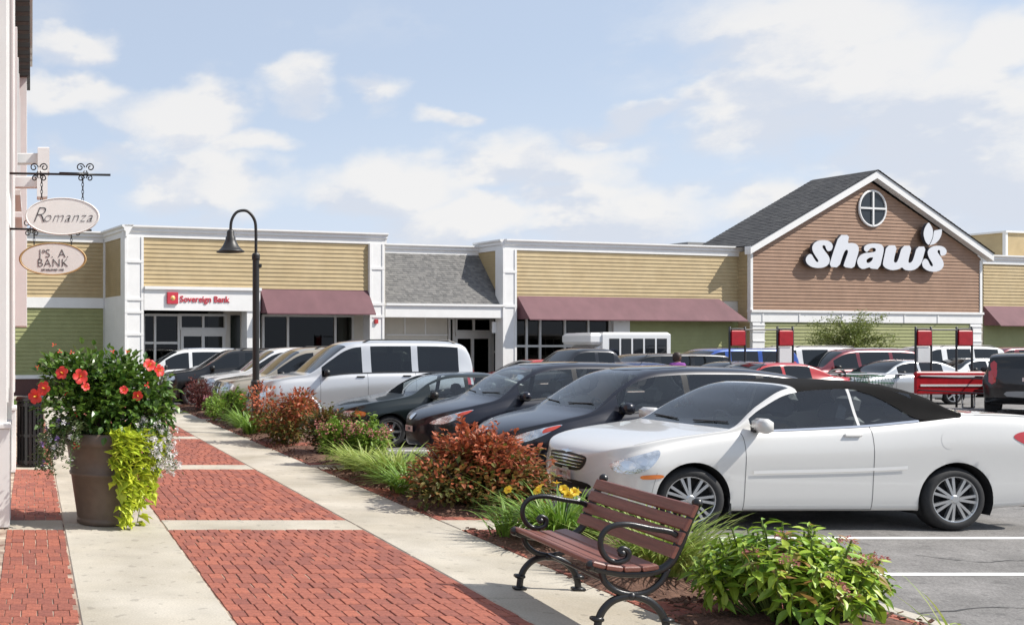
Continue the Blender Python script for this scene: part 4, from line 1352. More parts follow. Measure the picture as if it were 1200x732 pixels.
# ------------------------------------------------------------------ flower pot
def build_pot():
    rnd = random.Random(31)
    X, Y = .74, 10.45
    pot = thing('flower_pot', (X, Y, 0), 'tall brown round planter pot on the left concrete strip', 'planter')
    POT = mat('brown_pot', (.118, .084, .060), .48, var=.12, scale=5, bump=.1, bscale=80, col2=(.145, .104, .077))
    prof = [(.0, 0.0), (.265, 0.0), (.278, .01), (.28, .05), (.272, .06), (.276, .075), (.278, .09), (.338, .495), (.352, .50), (.357, .525), (.343, .54), (.381, .80), (.400, .805), (.404, .83), (.412, .91), (.400, .925), (.375, .925), (.36, .86), (.0, .86)]
    q = MB(); q.lathe(prof, 48, cap=False); q.build('body', POT, pot, smooth=True)
    q = MB(); q.lathe([(.0, .862), (.363, .862), (.2, .885), (.0, .89)], 24, cap=False); q.build('soil', MULCH, pot)
    # hibiscus
    hib = thing('hibiscus', (X, Y, .87), 'bushy dark green hibiscus with coral red blooms growing in the brown pot', 'plant')
    st = MB(); fo = MB()
    lob = [((-.42, .0, .66), .26), ((-.18, .1, .70), .28), ((.1, -.05, .62), .32), ((.38, .0, .52), .30), ((.0, -.15, .36), .36), ((-.35, -.1, .32), .30), ((.42, -.12, .26), .26), ((.22, .1, .70), .24), ((-.5, .05, .84), .12), ((.55, .0, .38), .18), ((-.05, .2, .45), .34), ((-.30, 0, .84), .12)]
    for (c, s) in lob:
        c = Vector((c[0] * 1.04, c[1], c[2] * .86)); s *= .92
        for k in range(3):
            e = c + Vector((rnd.uniform(-.1, .1), rnd.uniform(-.1, .1), rnd.uniform(-.1, .1)))
            st.tube(spline([(rnd.uniform(-.1, .1), rnd.uniform(-.1, .1), 0), (e.x * .4, e.y * .4, e.z * .55), tuple(e)], 4), [.012] * 4 + [.008] * 4 + [.004], 5)
        for k in range(int(480 * s * s / .09)):
            v = Vector((rnd.gauss(0, 1), rnd.gauss(0, 1), rnd.gauss(0, 1))).normalized()
            p = c + v * s * (rnd.random() ** .4) * rnd.uniform(.75, 1.4)
            if p.z < .02: continue
            l = rnd.uniform(.055, .10)
            leaf_faces(fo, orient(p, v + Vector((0, 0, .1)), rnd, .8), l, l * .68, rnd.uniform(.1, .4))
    st.build('stems', mat('twig_brown', (.07, .045, .03), .9), hib)
    tag(fo.build('foliage', DARK_LEAF, hib), kind='stuff')
    YELC = mat('stamen_yellow', (.75, .45, .05), .6)

    def at(px, py, yy=-.38):   # bloom seen at a photo position, at a depth in front of the pot axis
        dd = Y + yy
        return Vector(((px - AXX) / FPX * dd - X, yy, EYE + (AXY - py) / FPX * dd - .87))
    for (px, py, r, fx, fy) in ((94, 441, .085, .1, 0), (73, 437, .075, -.5, .2), (52, 455, .08, -.6, .1), (42, 464, .085, -.5, -.2), (175, 428, .075, .3, .4), (186, 434, .07, .7, 0), (161, 463, .06, .1, -.5),
                                (145, 457, .05, 0, .3), (100, 453, .05, .3, .3), (78, 525 - 65, .035, -.3, .1), (172, 451, .04, .6, 0), (132, 412, .03, 0, 1), (149, 412, .028, .2, 1), (63, 404, .03, -.2, .8), (70, 412, .03, .1, .6), (84, 413, .03, 0, .8), (44, 430, .03, -.8, 0), (90, 485, .03, 0, -.2), (89, 522, .045, -.4, -.3)):
        p = at(px, py, -.42 if r > .045 else -.3)
        bud = r < .046; r *= .86
        trumpet(hib, p, Vector((fx, -1.1, fy + .15)), r, CORAL, YELC, 3 if bud else 5, rnd, .55 if bud else .95)
    # lime sweet-potato vine spilling over the right front
    vine = thing('lime_vine', (X + .2, Y - .35, .87), 'lime green trailing vine spilling over the right side of the brown pot', 'plant')
    sv, lv = MB(), MB()
    for k in range(26):
        a = R(rnd.uniform(-84, 24)); rr = .37
        b = Vector((rr * math.cos(a) - .2, rr * math.sin(a) + .35, .0))
        o = Vector((math.cos(a), math.sin(a), 0))
        fall = rnd.uniform(.25, .95) * (1.0 if -75 < math.degrees(a) < -15 else .42)
        pts = spline([b - o * .15 + Vector((0, 0, .03)), b + o * .05 + Vector((0, 0, .08)), b + o * .13 + Vector((0, 0, -.08)), b + o * (.10 - .07 * fall) + Vector((rnd.uniform(-.06, .06), 0, -.08 - fall * .85))], 7)
        pts = [Vector((p.x, p.y, max(p.z, -.85))) for p in pts]
        sv.tube(pts, .004, 5)
        for i, p in enumerate(pts[2:]):
            for _ in range(2):
                l = rnd.uniform(.075, .135)
                dd = o * rnd.uniform(.3, 1.1) + Vector((rnd.gauss(0, .5), rnd.gauss(0, .5), rnd.uniform(-.7, .25)))
                M = orient(p + o * rnd.uniform(0, .05), dd, rnd, .6)
                vs = [(0, 0, 0), (.30 * l, -.12 * l, .02 * l), (.56 * l, .22 * l, .06 * l), (.34 * l, .42 * l, .02 * l), (.16 * l, .62 * l, 0), (0, l, -.2 * l), (-.16 * l, .62 * l, 0), (-.34 * l, .42 * l, .02 * l), (-.56 * l, .22 * l, .06 * l), (-.30 * l, -.12 * l, .02 * l)]
                lv.add([M @ Vector(v) for v in vs], [(0, 1, 2, 3, 4, 5), (0, 5, 6, 7, 8, 9)])
    sv.build('stems', mat('stalk_green', (.08, .16, .03), .6), vine)
    tag(lv.build('foliage', LIME_LEAF, vine), kind='stuff')
    # trailing white and purple annuals
    def trailer(label, pts_rng, nst, flo, seed, loc, reach=.35, fall=.35, nfl=40, lmat=None):
        r2 = random.Random(seed)
        root = thing('trailing_annual', loc, label, 'plant', 'trailing flowers in the brown pot')
        sm_, lf = MB(), MB(); F = [MB() for _ in flo]
        for k in range(nst):
            a = R(r2.uniform(*pts_rng)); o = Vector((math.cos(a), math.sin(a), 0)); rr = .36
            b = Vector((X + rr * o.x, Y + rr * o.y, .9)) - Vector(loc)
            rc, fa = reach * r2.uniform(.4, 1), fall * r2.uniform(.1, 1)
            pts = spline([b - o * .1, b + o * rc * .5 + Vector((0, 0, .12)), b + o * rc + Vector((r2.uniform(-.08, .08), r2.uniform(-.08, .08), .02 - fa))], 6)
            sm_.tube(pts, .003, 4)
            for p in pts[1:]:
                for _ in range(9):
                    leaf_faces(lf, orient(p + Vector((r2.gauss(0, .025), r2.gauss(0, .025), r2.gauss(0, .025))), (r2.gauss(0, 1), r2.gauss(0, 1), .4), r2, .8), r2.uniform(.03, .055), .022, .2, simple=True)
            for _ in range(nfl // nst + 1):
                p = pts[r2.randrange(len(pts) // 2, len(pts))] + Vector((r2.gauss(0, .04), r2.gauss(0, .04), r2.gauss(0, .04)))
                f = F[r2.randrange(len(F))]
                for j in range(5):
                    an = j * 1.2566
                    leaf_faces(f, orient(p, (math.cos(an), -.35, math.sin(an)), r2, .15), .034, .032, .0, simple=True)
        sm_.build('stems', mat('stalk_green', (.08, .16, .03), .6), root)
        tag(lf.build('foliage', lmat or MIDG, root), kind='stuff')
        for f, m_ in zip(F, flo): tag(f.build('blossoms', m_, root), kind='stuff')
    MIDG = mat('grey_green_leaf', (.09, .14, .05), col2=(.15, .19, .07), island=1, rough=.5, trans=.25)
    trailer('white-flowered trailing plant at the right rim of the brown pot', (-45, 40), 26, [WHITEP], 41, (X + .45, Y - .1, .9), .46, .40, 420)
    trailer('purple-flowered trailing plant at the left rim of the brown pot', (150, 240), 24, [PURP, WHITEP], 42, (X - .42, Y - .15, .9), .36, .46, 34)


build_pot()


# ------------------------------------------------------------------ litter bin
def build_bin():
    b = thing('litter_bin', (-.02, 15.35, 0), 'black slatted litter bin standing by the white pilaster behind the flower pot', 'bin')
    q = MB(); q.lathe([(.0, .03), (.17, .03), (.175, .93), (.0, .93)], 20, cap=False); q.build('liner', mat('bin_liner_black', (.006, .006, .006), .7), b)
    for k in range(20):
        a = 2 * math.pi * k / 20
        M = Matrix.Rotation(a, 4, 'Z')
        MB().box(.185, .200, -.021, .021, .03, .97, M, bev=.003).build('slat', IRON, b)
    for z in (.06, .45, .90):
        q = MB(); q.lathe([(.178, z), (.207, z), (.207, z + .04), (.178, z + .04), (.178, z)], 28, cap=False); q.build('hoop', IRON, b)
    q = MB(); q.lathe([(.15, .98), (.215, .97), (.225, 1.0), (.20, 1.04), (.12, 1.05), (.11, 1.02)], 28, cap=False); q.build('lid', IRON, b, smooth=True)


build_bin()


# ------------------------------------------------------------------ bench (faces the walk)
def build_bench():
    b = thing('park_bench', (3.82, 6.96, 0), 'park bench with brown slats and black cast-iron arms facing the brick walk', 'bench', rz=R(-4))
    WOOD = mat('bench_brown', (.215, .082, .060), .42, var=.16, scale=3, col2=(.16, .062, .047), stretch=(14, 1.0, 14), bump=.12, bscale=20, spec=.4)
    L = 1.26

    def bezl(pts): return spline([(p[0], 0, p[1]) for p in pts], 7)
    x0 = -.29
    def end(y):
        M = Matrix.Translation((0, y, 0))
        q = MB()
        T = lambda pts, r: q.tube(bezl([(x0 + a, h) for a, h in pts]), r, 8, M, flat=.8)
        # seat rail and back upright
        T([(.0, .43), (.06, .405), (.22, .385), (.38, .40), (.47, .45), (.53, .56), (.58, .70), (.635, .825)], .026)
        # armrest: out from the back, along, down and into a scroll
        T([(.545, .60), (.48, .645), (.36, .665), (.22, .69), (.12, .675), (.065, .62), (.06, .54), (.10, .475), (.16, .455), (.215, .475), (.225, .52), (.19, .54), (.165, .515)], .018)
        T([(.50, .56), (.52, .60), (.555, .68)], .015)
        # belly loop under the seat
        T([(.06, .40), (.085, .33), (.15, .275), (.24, .255), (.34, .275), (.42, .34), (.46, .42)], .020)
        # arched legs
        T([(.035, .012), (.045, .09), (.075, .16), (.14, .22), (.24, .245), (.34, .22), (.41, .16), (.445, .09), (.455, .012)], .024)
        for a in (.035, .455):
            q.box(x0 + a - .042, x0 + a + .042, y - .03, y + .03, 0, .025, bev=.006)
            q.box(x0 + a - .033, x0 + a + .033, y - .026, y + .026, .085, .115, bev=.008)
        # nose of the seat rail, finial, bolts
        for (a, h, r) in ((.0, .43, .034), (.635, .828, .032), (.185, .51, .026), (.24, .245, .03)):
            q.lathe([(.0, -.9 * r), (.7 * r, -.7 * r), (r, 0), (.7 * r, .7 * r), (0, .9 * r)], 10, M @ Matrix.Translation((x0 + a, 0, h)) @ Matrix.Rotation(R(90), 4, 'X'), cap=False)
        q.build('cast_iron_end', IRON, b, smooth=True)
    end(-L / 2 + .035); end(L / 2 - .035)
    q = MB(); q.tube([(x0 + .24, -L / 2 + .04, .262), (x0 + .24, L / 2 - .04, .262)], .012, 8); q.build('stretcher', IRON, b)
    def slat(cx, cz, ang, w, th):
        M = Matrix.Translation((cx, 0, cz)) @ Matrix.Rotation(ang, 4, 'Y')
        MB().box(-w / 2, w / 2, -L / 2 + .07 * 0 - .0, L / 2, -th / 2, th / 2, M, bev=.008).build('slat', WOOD, b)
    for (a, h, an, w) in ((.035, .440, R(14), .075), (.128, .423, R(7), .095), (.235, .418, R(-2), .095), (.342, .427, R(-10), .095)):
        slat(x0 + a, h, an, w, .034)
    ang = math.atan2(.825 - .47, .635 - .475)
    for k in range(4):
        t = .15 + k * .245
        px_, pz = .462 + (.618 - .462) * t, .475 + (.82 - .475) * t
        slat(x0 + px_, pz, -R(66), .080, .032)


build_bench()


# ------------------------------------------------------------------ street lamp
def build_lamp():
    l = thing('street_lamp', (4.60, 21.0, 0), 'black street lamp with bell shade on a curved gooseneck arm', 'street lamp')
    BLK = mat('lamp_black', (.018, .017, .016), .45, var=.15, scale=6)
    q = MB(); q.lathe([(.0, 0), (.17, 0), (.17, .06), (.13, .1), (.12, .30), (.10, .34), (.085, .38), (.075, .95), (.098, 1.0), (.098, 1.06), (.07, 1.10), (.068, 3.55), (.082, 3.58), (.082, 3.66), (.06, 3.70), (.0, 3.70)], 20, cap=False)
    q.build('post', BLK, l, smooth=False)
    q = MB(); pts = spline([(0, 0, 3.6), (0, 0, 4.15), (-.03, 0, 4.38), (-.15, 0, 4.54), (-.28, 0, 4.57), (-.41, 0, 4.52), (-.50, 0, 4.36), (-.52, 0, 4.15)], 8)
    q.tube(pts, .030, 10); q.build('gooseneck', BLK, l, smooth=True)
    q = MB(); q.lathe([(.0, 4.18), (.05, 4.18), (.075, 4.14), (.08, 4.05), (.10, 4.02), (.105, 3.97), (.135, 3.90), (.18, 3.82), (.245, 3.755), (.285, 3.735), (.285, 3.715), (.24, 3.73), (.17, 3.80), (.1, 3.9), (.0, 3.93)], 28, Matrix.Translation((-.52, 0, 0)), cap=False)
    q.build('bell_shade', BLK, l, smooth=True)
    q = MB(); q.lathe([(.0, 3.74), (.06, 3.76), (.09, 3.83), (.05, 3.9), (.0, 3.9)], 14, Matrix.Translation((-.52, 0, 0)), cap=False); q.build('bulb_glass', mat('milky_glass', (.6, .6, .56), .3), l, smooth=True)
    MB().box(.06, .11, -.05, .05, 3.40, 3.48, bev=.01).build('outlet_box', BLK, l)


build_lamp()

# ------------------------------------------------------------------ vehicles
# car frame: x from nose (0) to tail (L), y across (the side towards the walk's near end is -y), z up from the ground
RUBBER = mat('tyre_rubber', (.018, .018, .019), .75, var=.2, scale=20)
TRIM = mat('black_trim', (.014, .014, .015), .45)
SEAM = mat('panel_gap', (.05, .05, .05), .8)
CHROME = mat('chrome', (.72, .72, .73), .12, metal=1.0)
RIMM = mat('wheel_silver', (.52, .53, .54), .28, metal=.85)
UNDER = mat('underbody', (.012, .012, .013), .9)
HEADL = mat('headlamp_lens', (.80, .82, .84), .14, metal=.75, col2=(.42, .45, .48), scale=14, coat=1.0, bump=.5, bscale=25)
AMBER = mat('amber_lens', (.75, .19, .02), .2, coat=1.0)
REDL = mat('red_lens', (.45, .012, .018), .2, coat=1.0)
PLATE = mat('plate_white', (.68, .66, .62), .5, col2=(.55, .30, .28), scale=22)
CLEARG = glass('car_glass', (.88, .94, .94), ior=1.75)
MIDG_ = glass('shaded_car_glass', (.38, .42, .43), ior=1.75)
TINTG = glass('tinted_car_glass', (.10, .115, .12))
FARG = mat('far_car_glass', (.010, .012, .014), .05, spec=.55)
SEATM = mat('seat_dark', (.13, .13, .132), .7)
CLOTH = mat('soft_top_cloth', (.0075, .007, .007), .9, var=.2, scale=3, bump=.3, bscale=200, spec=.15)
BEIGES = mat('seat_beige', (.34, .31, .27), .8)


def paint(name, col, metal=.0, rough=.28):
    return mat('paint_' + name, col, rough, metal=metal, coat=1.0 if max(col) > .1 else .55)


GREYB = mat('grey_bumper', (.25, .25, .25), .6)


class Car:
    def __init__(s, L, W, top, belt, low, hubs, tyre, af=.62, pf=3.2, ar=.5, pr=3.6, tumble=.40, bow=(.13, .10), belt_in=.07):
        s.L, s.W, s.hubs, s.tyre = L, W, hubs, tyre
        s.top, s.belt, s.low = pch(top), pch(belt), pch(low)
        s.af, s.pf, s.ar, s.pr, s.k, s.bow, s.bi = af, pf, ar, pr, tumble, bow, belt_in
        s.cache = {}

    def plan(s, x):
        q = min(1, max(0, x / s.af)); f = (1 - (1 - q) ** s.pf) ** (1 / s.pf)
        q = min(1, max(0, (s.L - x) / s.ar)); g = (1 - (1 - q) ** s.pr) ** (1 / s.pr)
        return max(.001, f * g)

    def keys(s, x):
        kx = round(x, 4)
        if kx in s.cache: return s.cache[kx]
        f = s.plan(x); tw = s.W * f
        zl, zb, zt = s.low(x), s.belt(x), s.top(x)
        zb = min(zb, zt - .012); zl = min(zl, zb - .05)
        H, G = zb - zl, zt - zb
        o = lambda d: max(0.0, tw - d * f)
        inn = o(s.bi)
        edge = max(inn * .4, inn - s.k * G * .92 - .01 * f)
        ys = [0, o(.34), o(.075), o(.032), o(.014), tw, o(.030), inn, max(0, inn - .012 * f - (inn - edge) * .30), edge, edge * .80 if G > .2 else edge * .76, edge * .42, 0]
        zs = [zl + .05, zl + .02, zl, zl + .13 * H, zl + .42 * H, zl + .70 * H, zl + .92 * H, zb, zb + .30 * G, zb + .88 * G, zb + .962 * G, zb + .992 * G, zt]
        fy = pch(list(enumerate(ys))); fz = pch(list(enumerate(zs)))
        s.cache[kx] = (fy, fz)
        return s.cache[kx]

    def P(s, x, t, side=-1):
        fy, fz = s.keys(x)
        y = fy(t)
        c = s.bow[0] * max(0, 1 - 2 * x / s.L) - s.bow[1] * max(0, 2 * x / s.L - 1)
        return Vector((x + c * (y / s.W) ** 2 * 2.2 * .5, side * y, fz(t)))

    def Nn(s, x, t, side=-1):
        a = s.P(x + .01, t, side) - s.P(x - .01, t, side)
        b = s.P(x, min(12, t + .02), side) - s.P(x, max(0, t - .02), side)
        n = a.cross(b) * (1 if side < 0 else -1)
        return n.normalized() if n.length > 1e-9 else Vector((0, side, 0))

    def ribbon(s, q, path, w, off=.002, side=-1, across='x'):
        """thin strip following (x, t) points on the skin"""
        pr = None
        for i, (x, t) in enumerate(path):
            p = s.P(x, t, side) + s.Nn(x, t, side) * off
            x2, t2 = path[min(i + 1, len(path) - 1)]; x1, t1 = path[max(i - 1, 0)]
            d = s.P(x2, t2, side) - s.P(x1, t1, side)
            d = d.normalized() if d.length > 1e-9 else Vector((1, 0, 0))
            sd = s.Nn(x, t, side).cross(d) * (w / 2)
            cur = [p - sd, p + sd]
            if pr: q.add(pr + cur, [(0, 1, 3, 2)])
            pr = cur


ROWT = [0, 1, 1.5, 2, 2.25, 2.5, 2.75, 3, 3.2, 3.4, 3.6, 3.8, 4, 4.2, 4.4, 4.6, 4.8, 5, 5.2, 5.4, 5.6, 5.8, 6, 6.25, 6.5, 6.75, 7, 7.16, 7.4, 7.7, 8, 8.3, 8.6, 8.8, 9, 9.12, 9.3, 9.6, 10, 10.5, 11, 11.5, 12]


def body_mesh(c, need, cls, step=.06, arch=.055):
    """skin of the car split by cls(x, t) into named meshes"""
    xs = sorted(set([round(x, 4) for x in need]))
    g = [0, .004, .012, .025, .045, .07, .10, .135]
    allx = g + [c.L - a for a in g]
    x = .18
    while x < c.L - .17:
        allx.append(x); x += step
    for a in list(allx):
        if any(abs(a - b) < step * .45 for b in xs): allx.remove(a)
    xs = sorted(set([round(a, 4) for a in allx + xs]))
    rows = [(t, -1) for t in ROWT] + [(t, 1) for t in reversed(ROWT[:-1])]
    V = [[c.P(x, t, sd) for (t, sd) in rows] for x in xs]
    nx, nr = len(xs), len(rows)
    Ra = c.tyre + arch
    dist = lambda p: min((math.hypot(p.x - hx, p.z - c.tyre), hx) for hx in c.hubs)
    D = [[dist(V[i][j]) if rows[j][0] < 6.6 else (9, 0) for j in range(nr)] for i in range(nx)]
    keep = {}
    for i in range(nx - 1):
        for j in range(nr - 1):
            r4 = [D[i][j][0], D[i + 1][j][0], D[i][j + 1][0], D[i + 1][j + 1][0]]
            if max(r4) < Ra: continue
            keep[(i, j)] = 1
    for i in range(nx):
        for j in range(nr):
            r, hx = D[i][j]
            if r < Ra:
                p = V[i][j]
                if r > .02:
                    k = Ra / r
                    nz = c.tyre + (p.z - c.tyre) * k
                    if nz < c.low(p.x) - .02 and rows[j][0] > 1: pass
                    V[i][j] = Vector((hx + (p.x - hx) * k, p.y, nz))
    out = {}
    for (i, j) in keep:
        xm = (xs[i] + xs[i + 1]) / 2; tm = (rows[j][0] + rows[j + 1][0]) / 2
        nm = cls(xm, tm, rows[j][1] if rows[j][0] < 12 else rows[j + 1][1])
        out.setdefault(nm, []).append((i, j))
    res = {}
    for nm, fl in out.items():
        idx = {}; q = MB()
        def vi(i, j):
            if (i, j) not in idx:
                idx[(i, j)] = len(q.v); q.v.append(tuple(V[i][j]))
            return idx[(i, j)]
        for (i, j) in fl:
            q.f.append((vi(i, j), vi(i + 1, j), vi(i + 1, j + 1), vi(i, j + 1))); q.mi.append(0)
        res[nm] = q
    return res


def wheel_parts(parent, hx, yc, r, w, spokes, dual=False, steer=0.0, rim_m=None, face=-1, rim_r=None):
    rim_r = rim_r or r * .69
    q = MB()
    prof = [(rim_r - .015, -w / 2 + .02), (rim_r + .005, -w / 2 + .003), (rim_r + (r - rim_r) * .5, -w / 2), (r - .03, -w / 2 + .012), (r - .008, -w / 2 + .035), (r, -w / 4), (r, w / 4), (r - .008, w / 2 - .035), (r - .03, w / 2 - .012), (rim_r + .02, w / 2), (rim_r - .015, w / 2 - .02), (rim_r - .015, -w / 2 + .02)]
    RX = Matrix.Rotation(R(-90), 4, 'X') if face > 0 else Matrix.Rotation(R(90), 4, 'X')
    RX = RX @ Matrix.Diagonal((1, 1, -1, 1))
    q.lathe(prof, 36, RX, cap=False)
    o = q.build('wheel', RUBBER, parent, smooth=True)
    o.location = (hx, yc, r); o.rotation_euler = (0, 0, steer)
    m = MB()
    z0 = -w / 2 + .012
    m.lathe([(rim_r - .02, w / 2 - .03), (rim_r - .02, z0 + .02), (rim_r - .012, z0), (rim_r + .006, z0 - .004), (rim_r + .004, z0 + .02)], 36, RX, cap=False)
    hub = rim_r * .2
    m.lathe([(0, z0 - .004), (hub * .7, z0 - .004), (hub, z0 + .006), (hub, z0 + .04)], 16, RX, cap=False)
    for k in range(spokes):
        a = 2 * math.pi * k / spokes
        for off in ((-.052, .052) if dual else (0,)):
            M = RX @ Matrix.Rotation(a + off * 3.0, 4, 'Z')
            hw = rim_r * (.050 if dual else .11); hw2 = rim_r * (.062 if dual else .085)
            z = z0 + .004
            vs = [(hub * .8, -hw, z), (rim_r - .012, -hw2, z + .004), (rim_r - .012, hw2, z + .004), (hub * .8, hw, z), (hub * .8, -hw * 1.2, z + .03), (rim_r - .012, -hw2 * 1.2, z + .03), (rim_r - .012, hw2 * 1.2, z + .03), (hub * .8, hw * 1.2, z + .03)]
            m.add([M @ Vector(v) for v in vs], [(0, 1, 2, 3), (0, 4, 5, 1), (3, 2, 6, 7), (1, 5, 6, 2)])
    m.build('rim', rim_m or RIMM, o)
    d = MB(); d.lathe([(0, z0 + .075), (rim_r - .021, z0 + .075), (rim_r - .021, z0 + .09), (0, z0 + .09)], 24, RX, cap=False)
    d.build('brake', UNDER, o)
    return o


def seat(parent, x, y, z=.42, sc=1.0, name='seat', headrest=True, m_=None):
    q = MB()
    q.box(x - .02, x + .48, y - .25, y + .25, z, z + .16, bev=.04)
    M = Matrix.Translation((x + .46, y, z + .12)) @ Matrix.Rotation(R(14), 4, 'Y')
    q.box(-.06, .06, -.24, .24, 0, .52 * sc, M, bev=.045)
    if headrest: q.box(-.045, .05, -.13, .13, .56 * sc, .76 * sc, M, bev=.04)
    return q.build(name, m_ or SEATM, parent, smooth=False)


def project(bv, o, d):
    h = bv.ray_cast(Vector(o), Vector(d).normalized(), 10)
    return (h[0], h[1]) if h[0] else (None, None)


def patch(bv, name, outline, view, m_, parent, off=.004, rings=5, sub=4, smooth=True):
    """outline in the view plane dropped onto the skin. view: 'near', 'far' (x, z), 'front', 'rear' (y, z), or angle = corner view (s, z)"""
    pts = [(p.x, p.z) for p in spline([(a, 0, b) for a, b in outline], sub, closed=True)]
    cx = sum(p[0] for p in pts) / len(pts); cz = sum(p[1] for p in pts) / len(pts)
    if view == 'near': f = lambda a, b: ((a, -4, b), (0, 1, 0))
    elif view == 'far': f = lambda a, b: ((a, 4, b), (0, -1, 0))
    elif view == 'front': f = lambda a, b: ((-3, a, b), (1, 0, 0))
    elif view == 'rear': f = lambda a, b: ((9, a, b), (-1, 0, 0))
    elif view == 'top': f = lambda a, b: ((a, b, 4), (0, 0, -1))
    else:
        dv = Vector((math.cos(view), math.sin(view), 0)); sv = Vector((math.sin(view), -math.cos(view), 0)) * (1 if math.sin(view) > 0 else -1)
        f = lambda a, b: (tuple(sv * a + Vector((0, 0, b)) - dv * 8), tuple(dv))
    q = MB(); n = len(pts)
    last = None
    for r in range(rings):
        k = 1 - r / rings
        for (a, b) in pts:
            o, d = f(cx + (a - cx) * k, cz + (b - cz) * k)
            h, nn = project(bv, o, d)
            if h is None:
                h = last or Vector(o) + Vector(d) * 4; nn = Vector(d) * -1
            if nn.dot(Vector(d)) > 0: nn = -nn
            last = h
            q.v.append(tuple(h + nn * off))
    o, d = f(cx, cz); h, nn = project(bv, o, d)
    if h is None: h = last; nn = -Vector(d)
    if nn.dot(Vector(d)) > 0: nn = -nn
    q.v.append(tuple(h + nn * off))
    for r in range(rings - 1):
        for k in range(n): q.f.append((r * n + k, r * n + (k + 1) % n, (r + 1) * n + (k + 1) % n, (r + 1) * n + k)); q.mi.append(0)
    for k in range(n): q.f.append(((rings - 1) * n + k, (rings - 1) * n + (k + 1) % n, rings * n)); q.mi.append(0)
    return q.build(name, m_, parent, smooth=smooth)


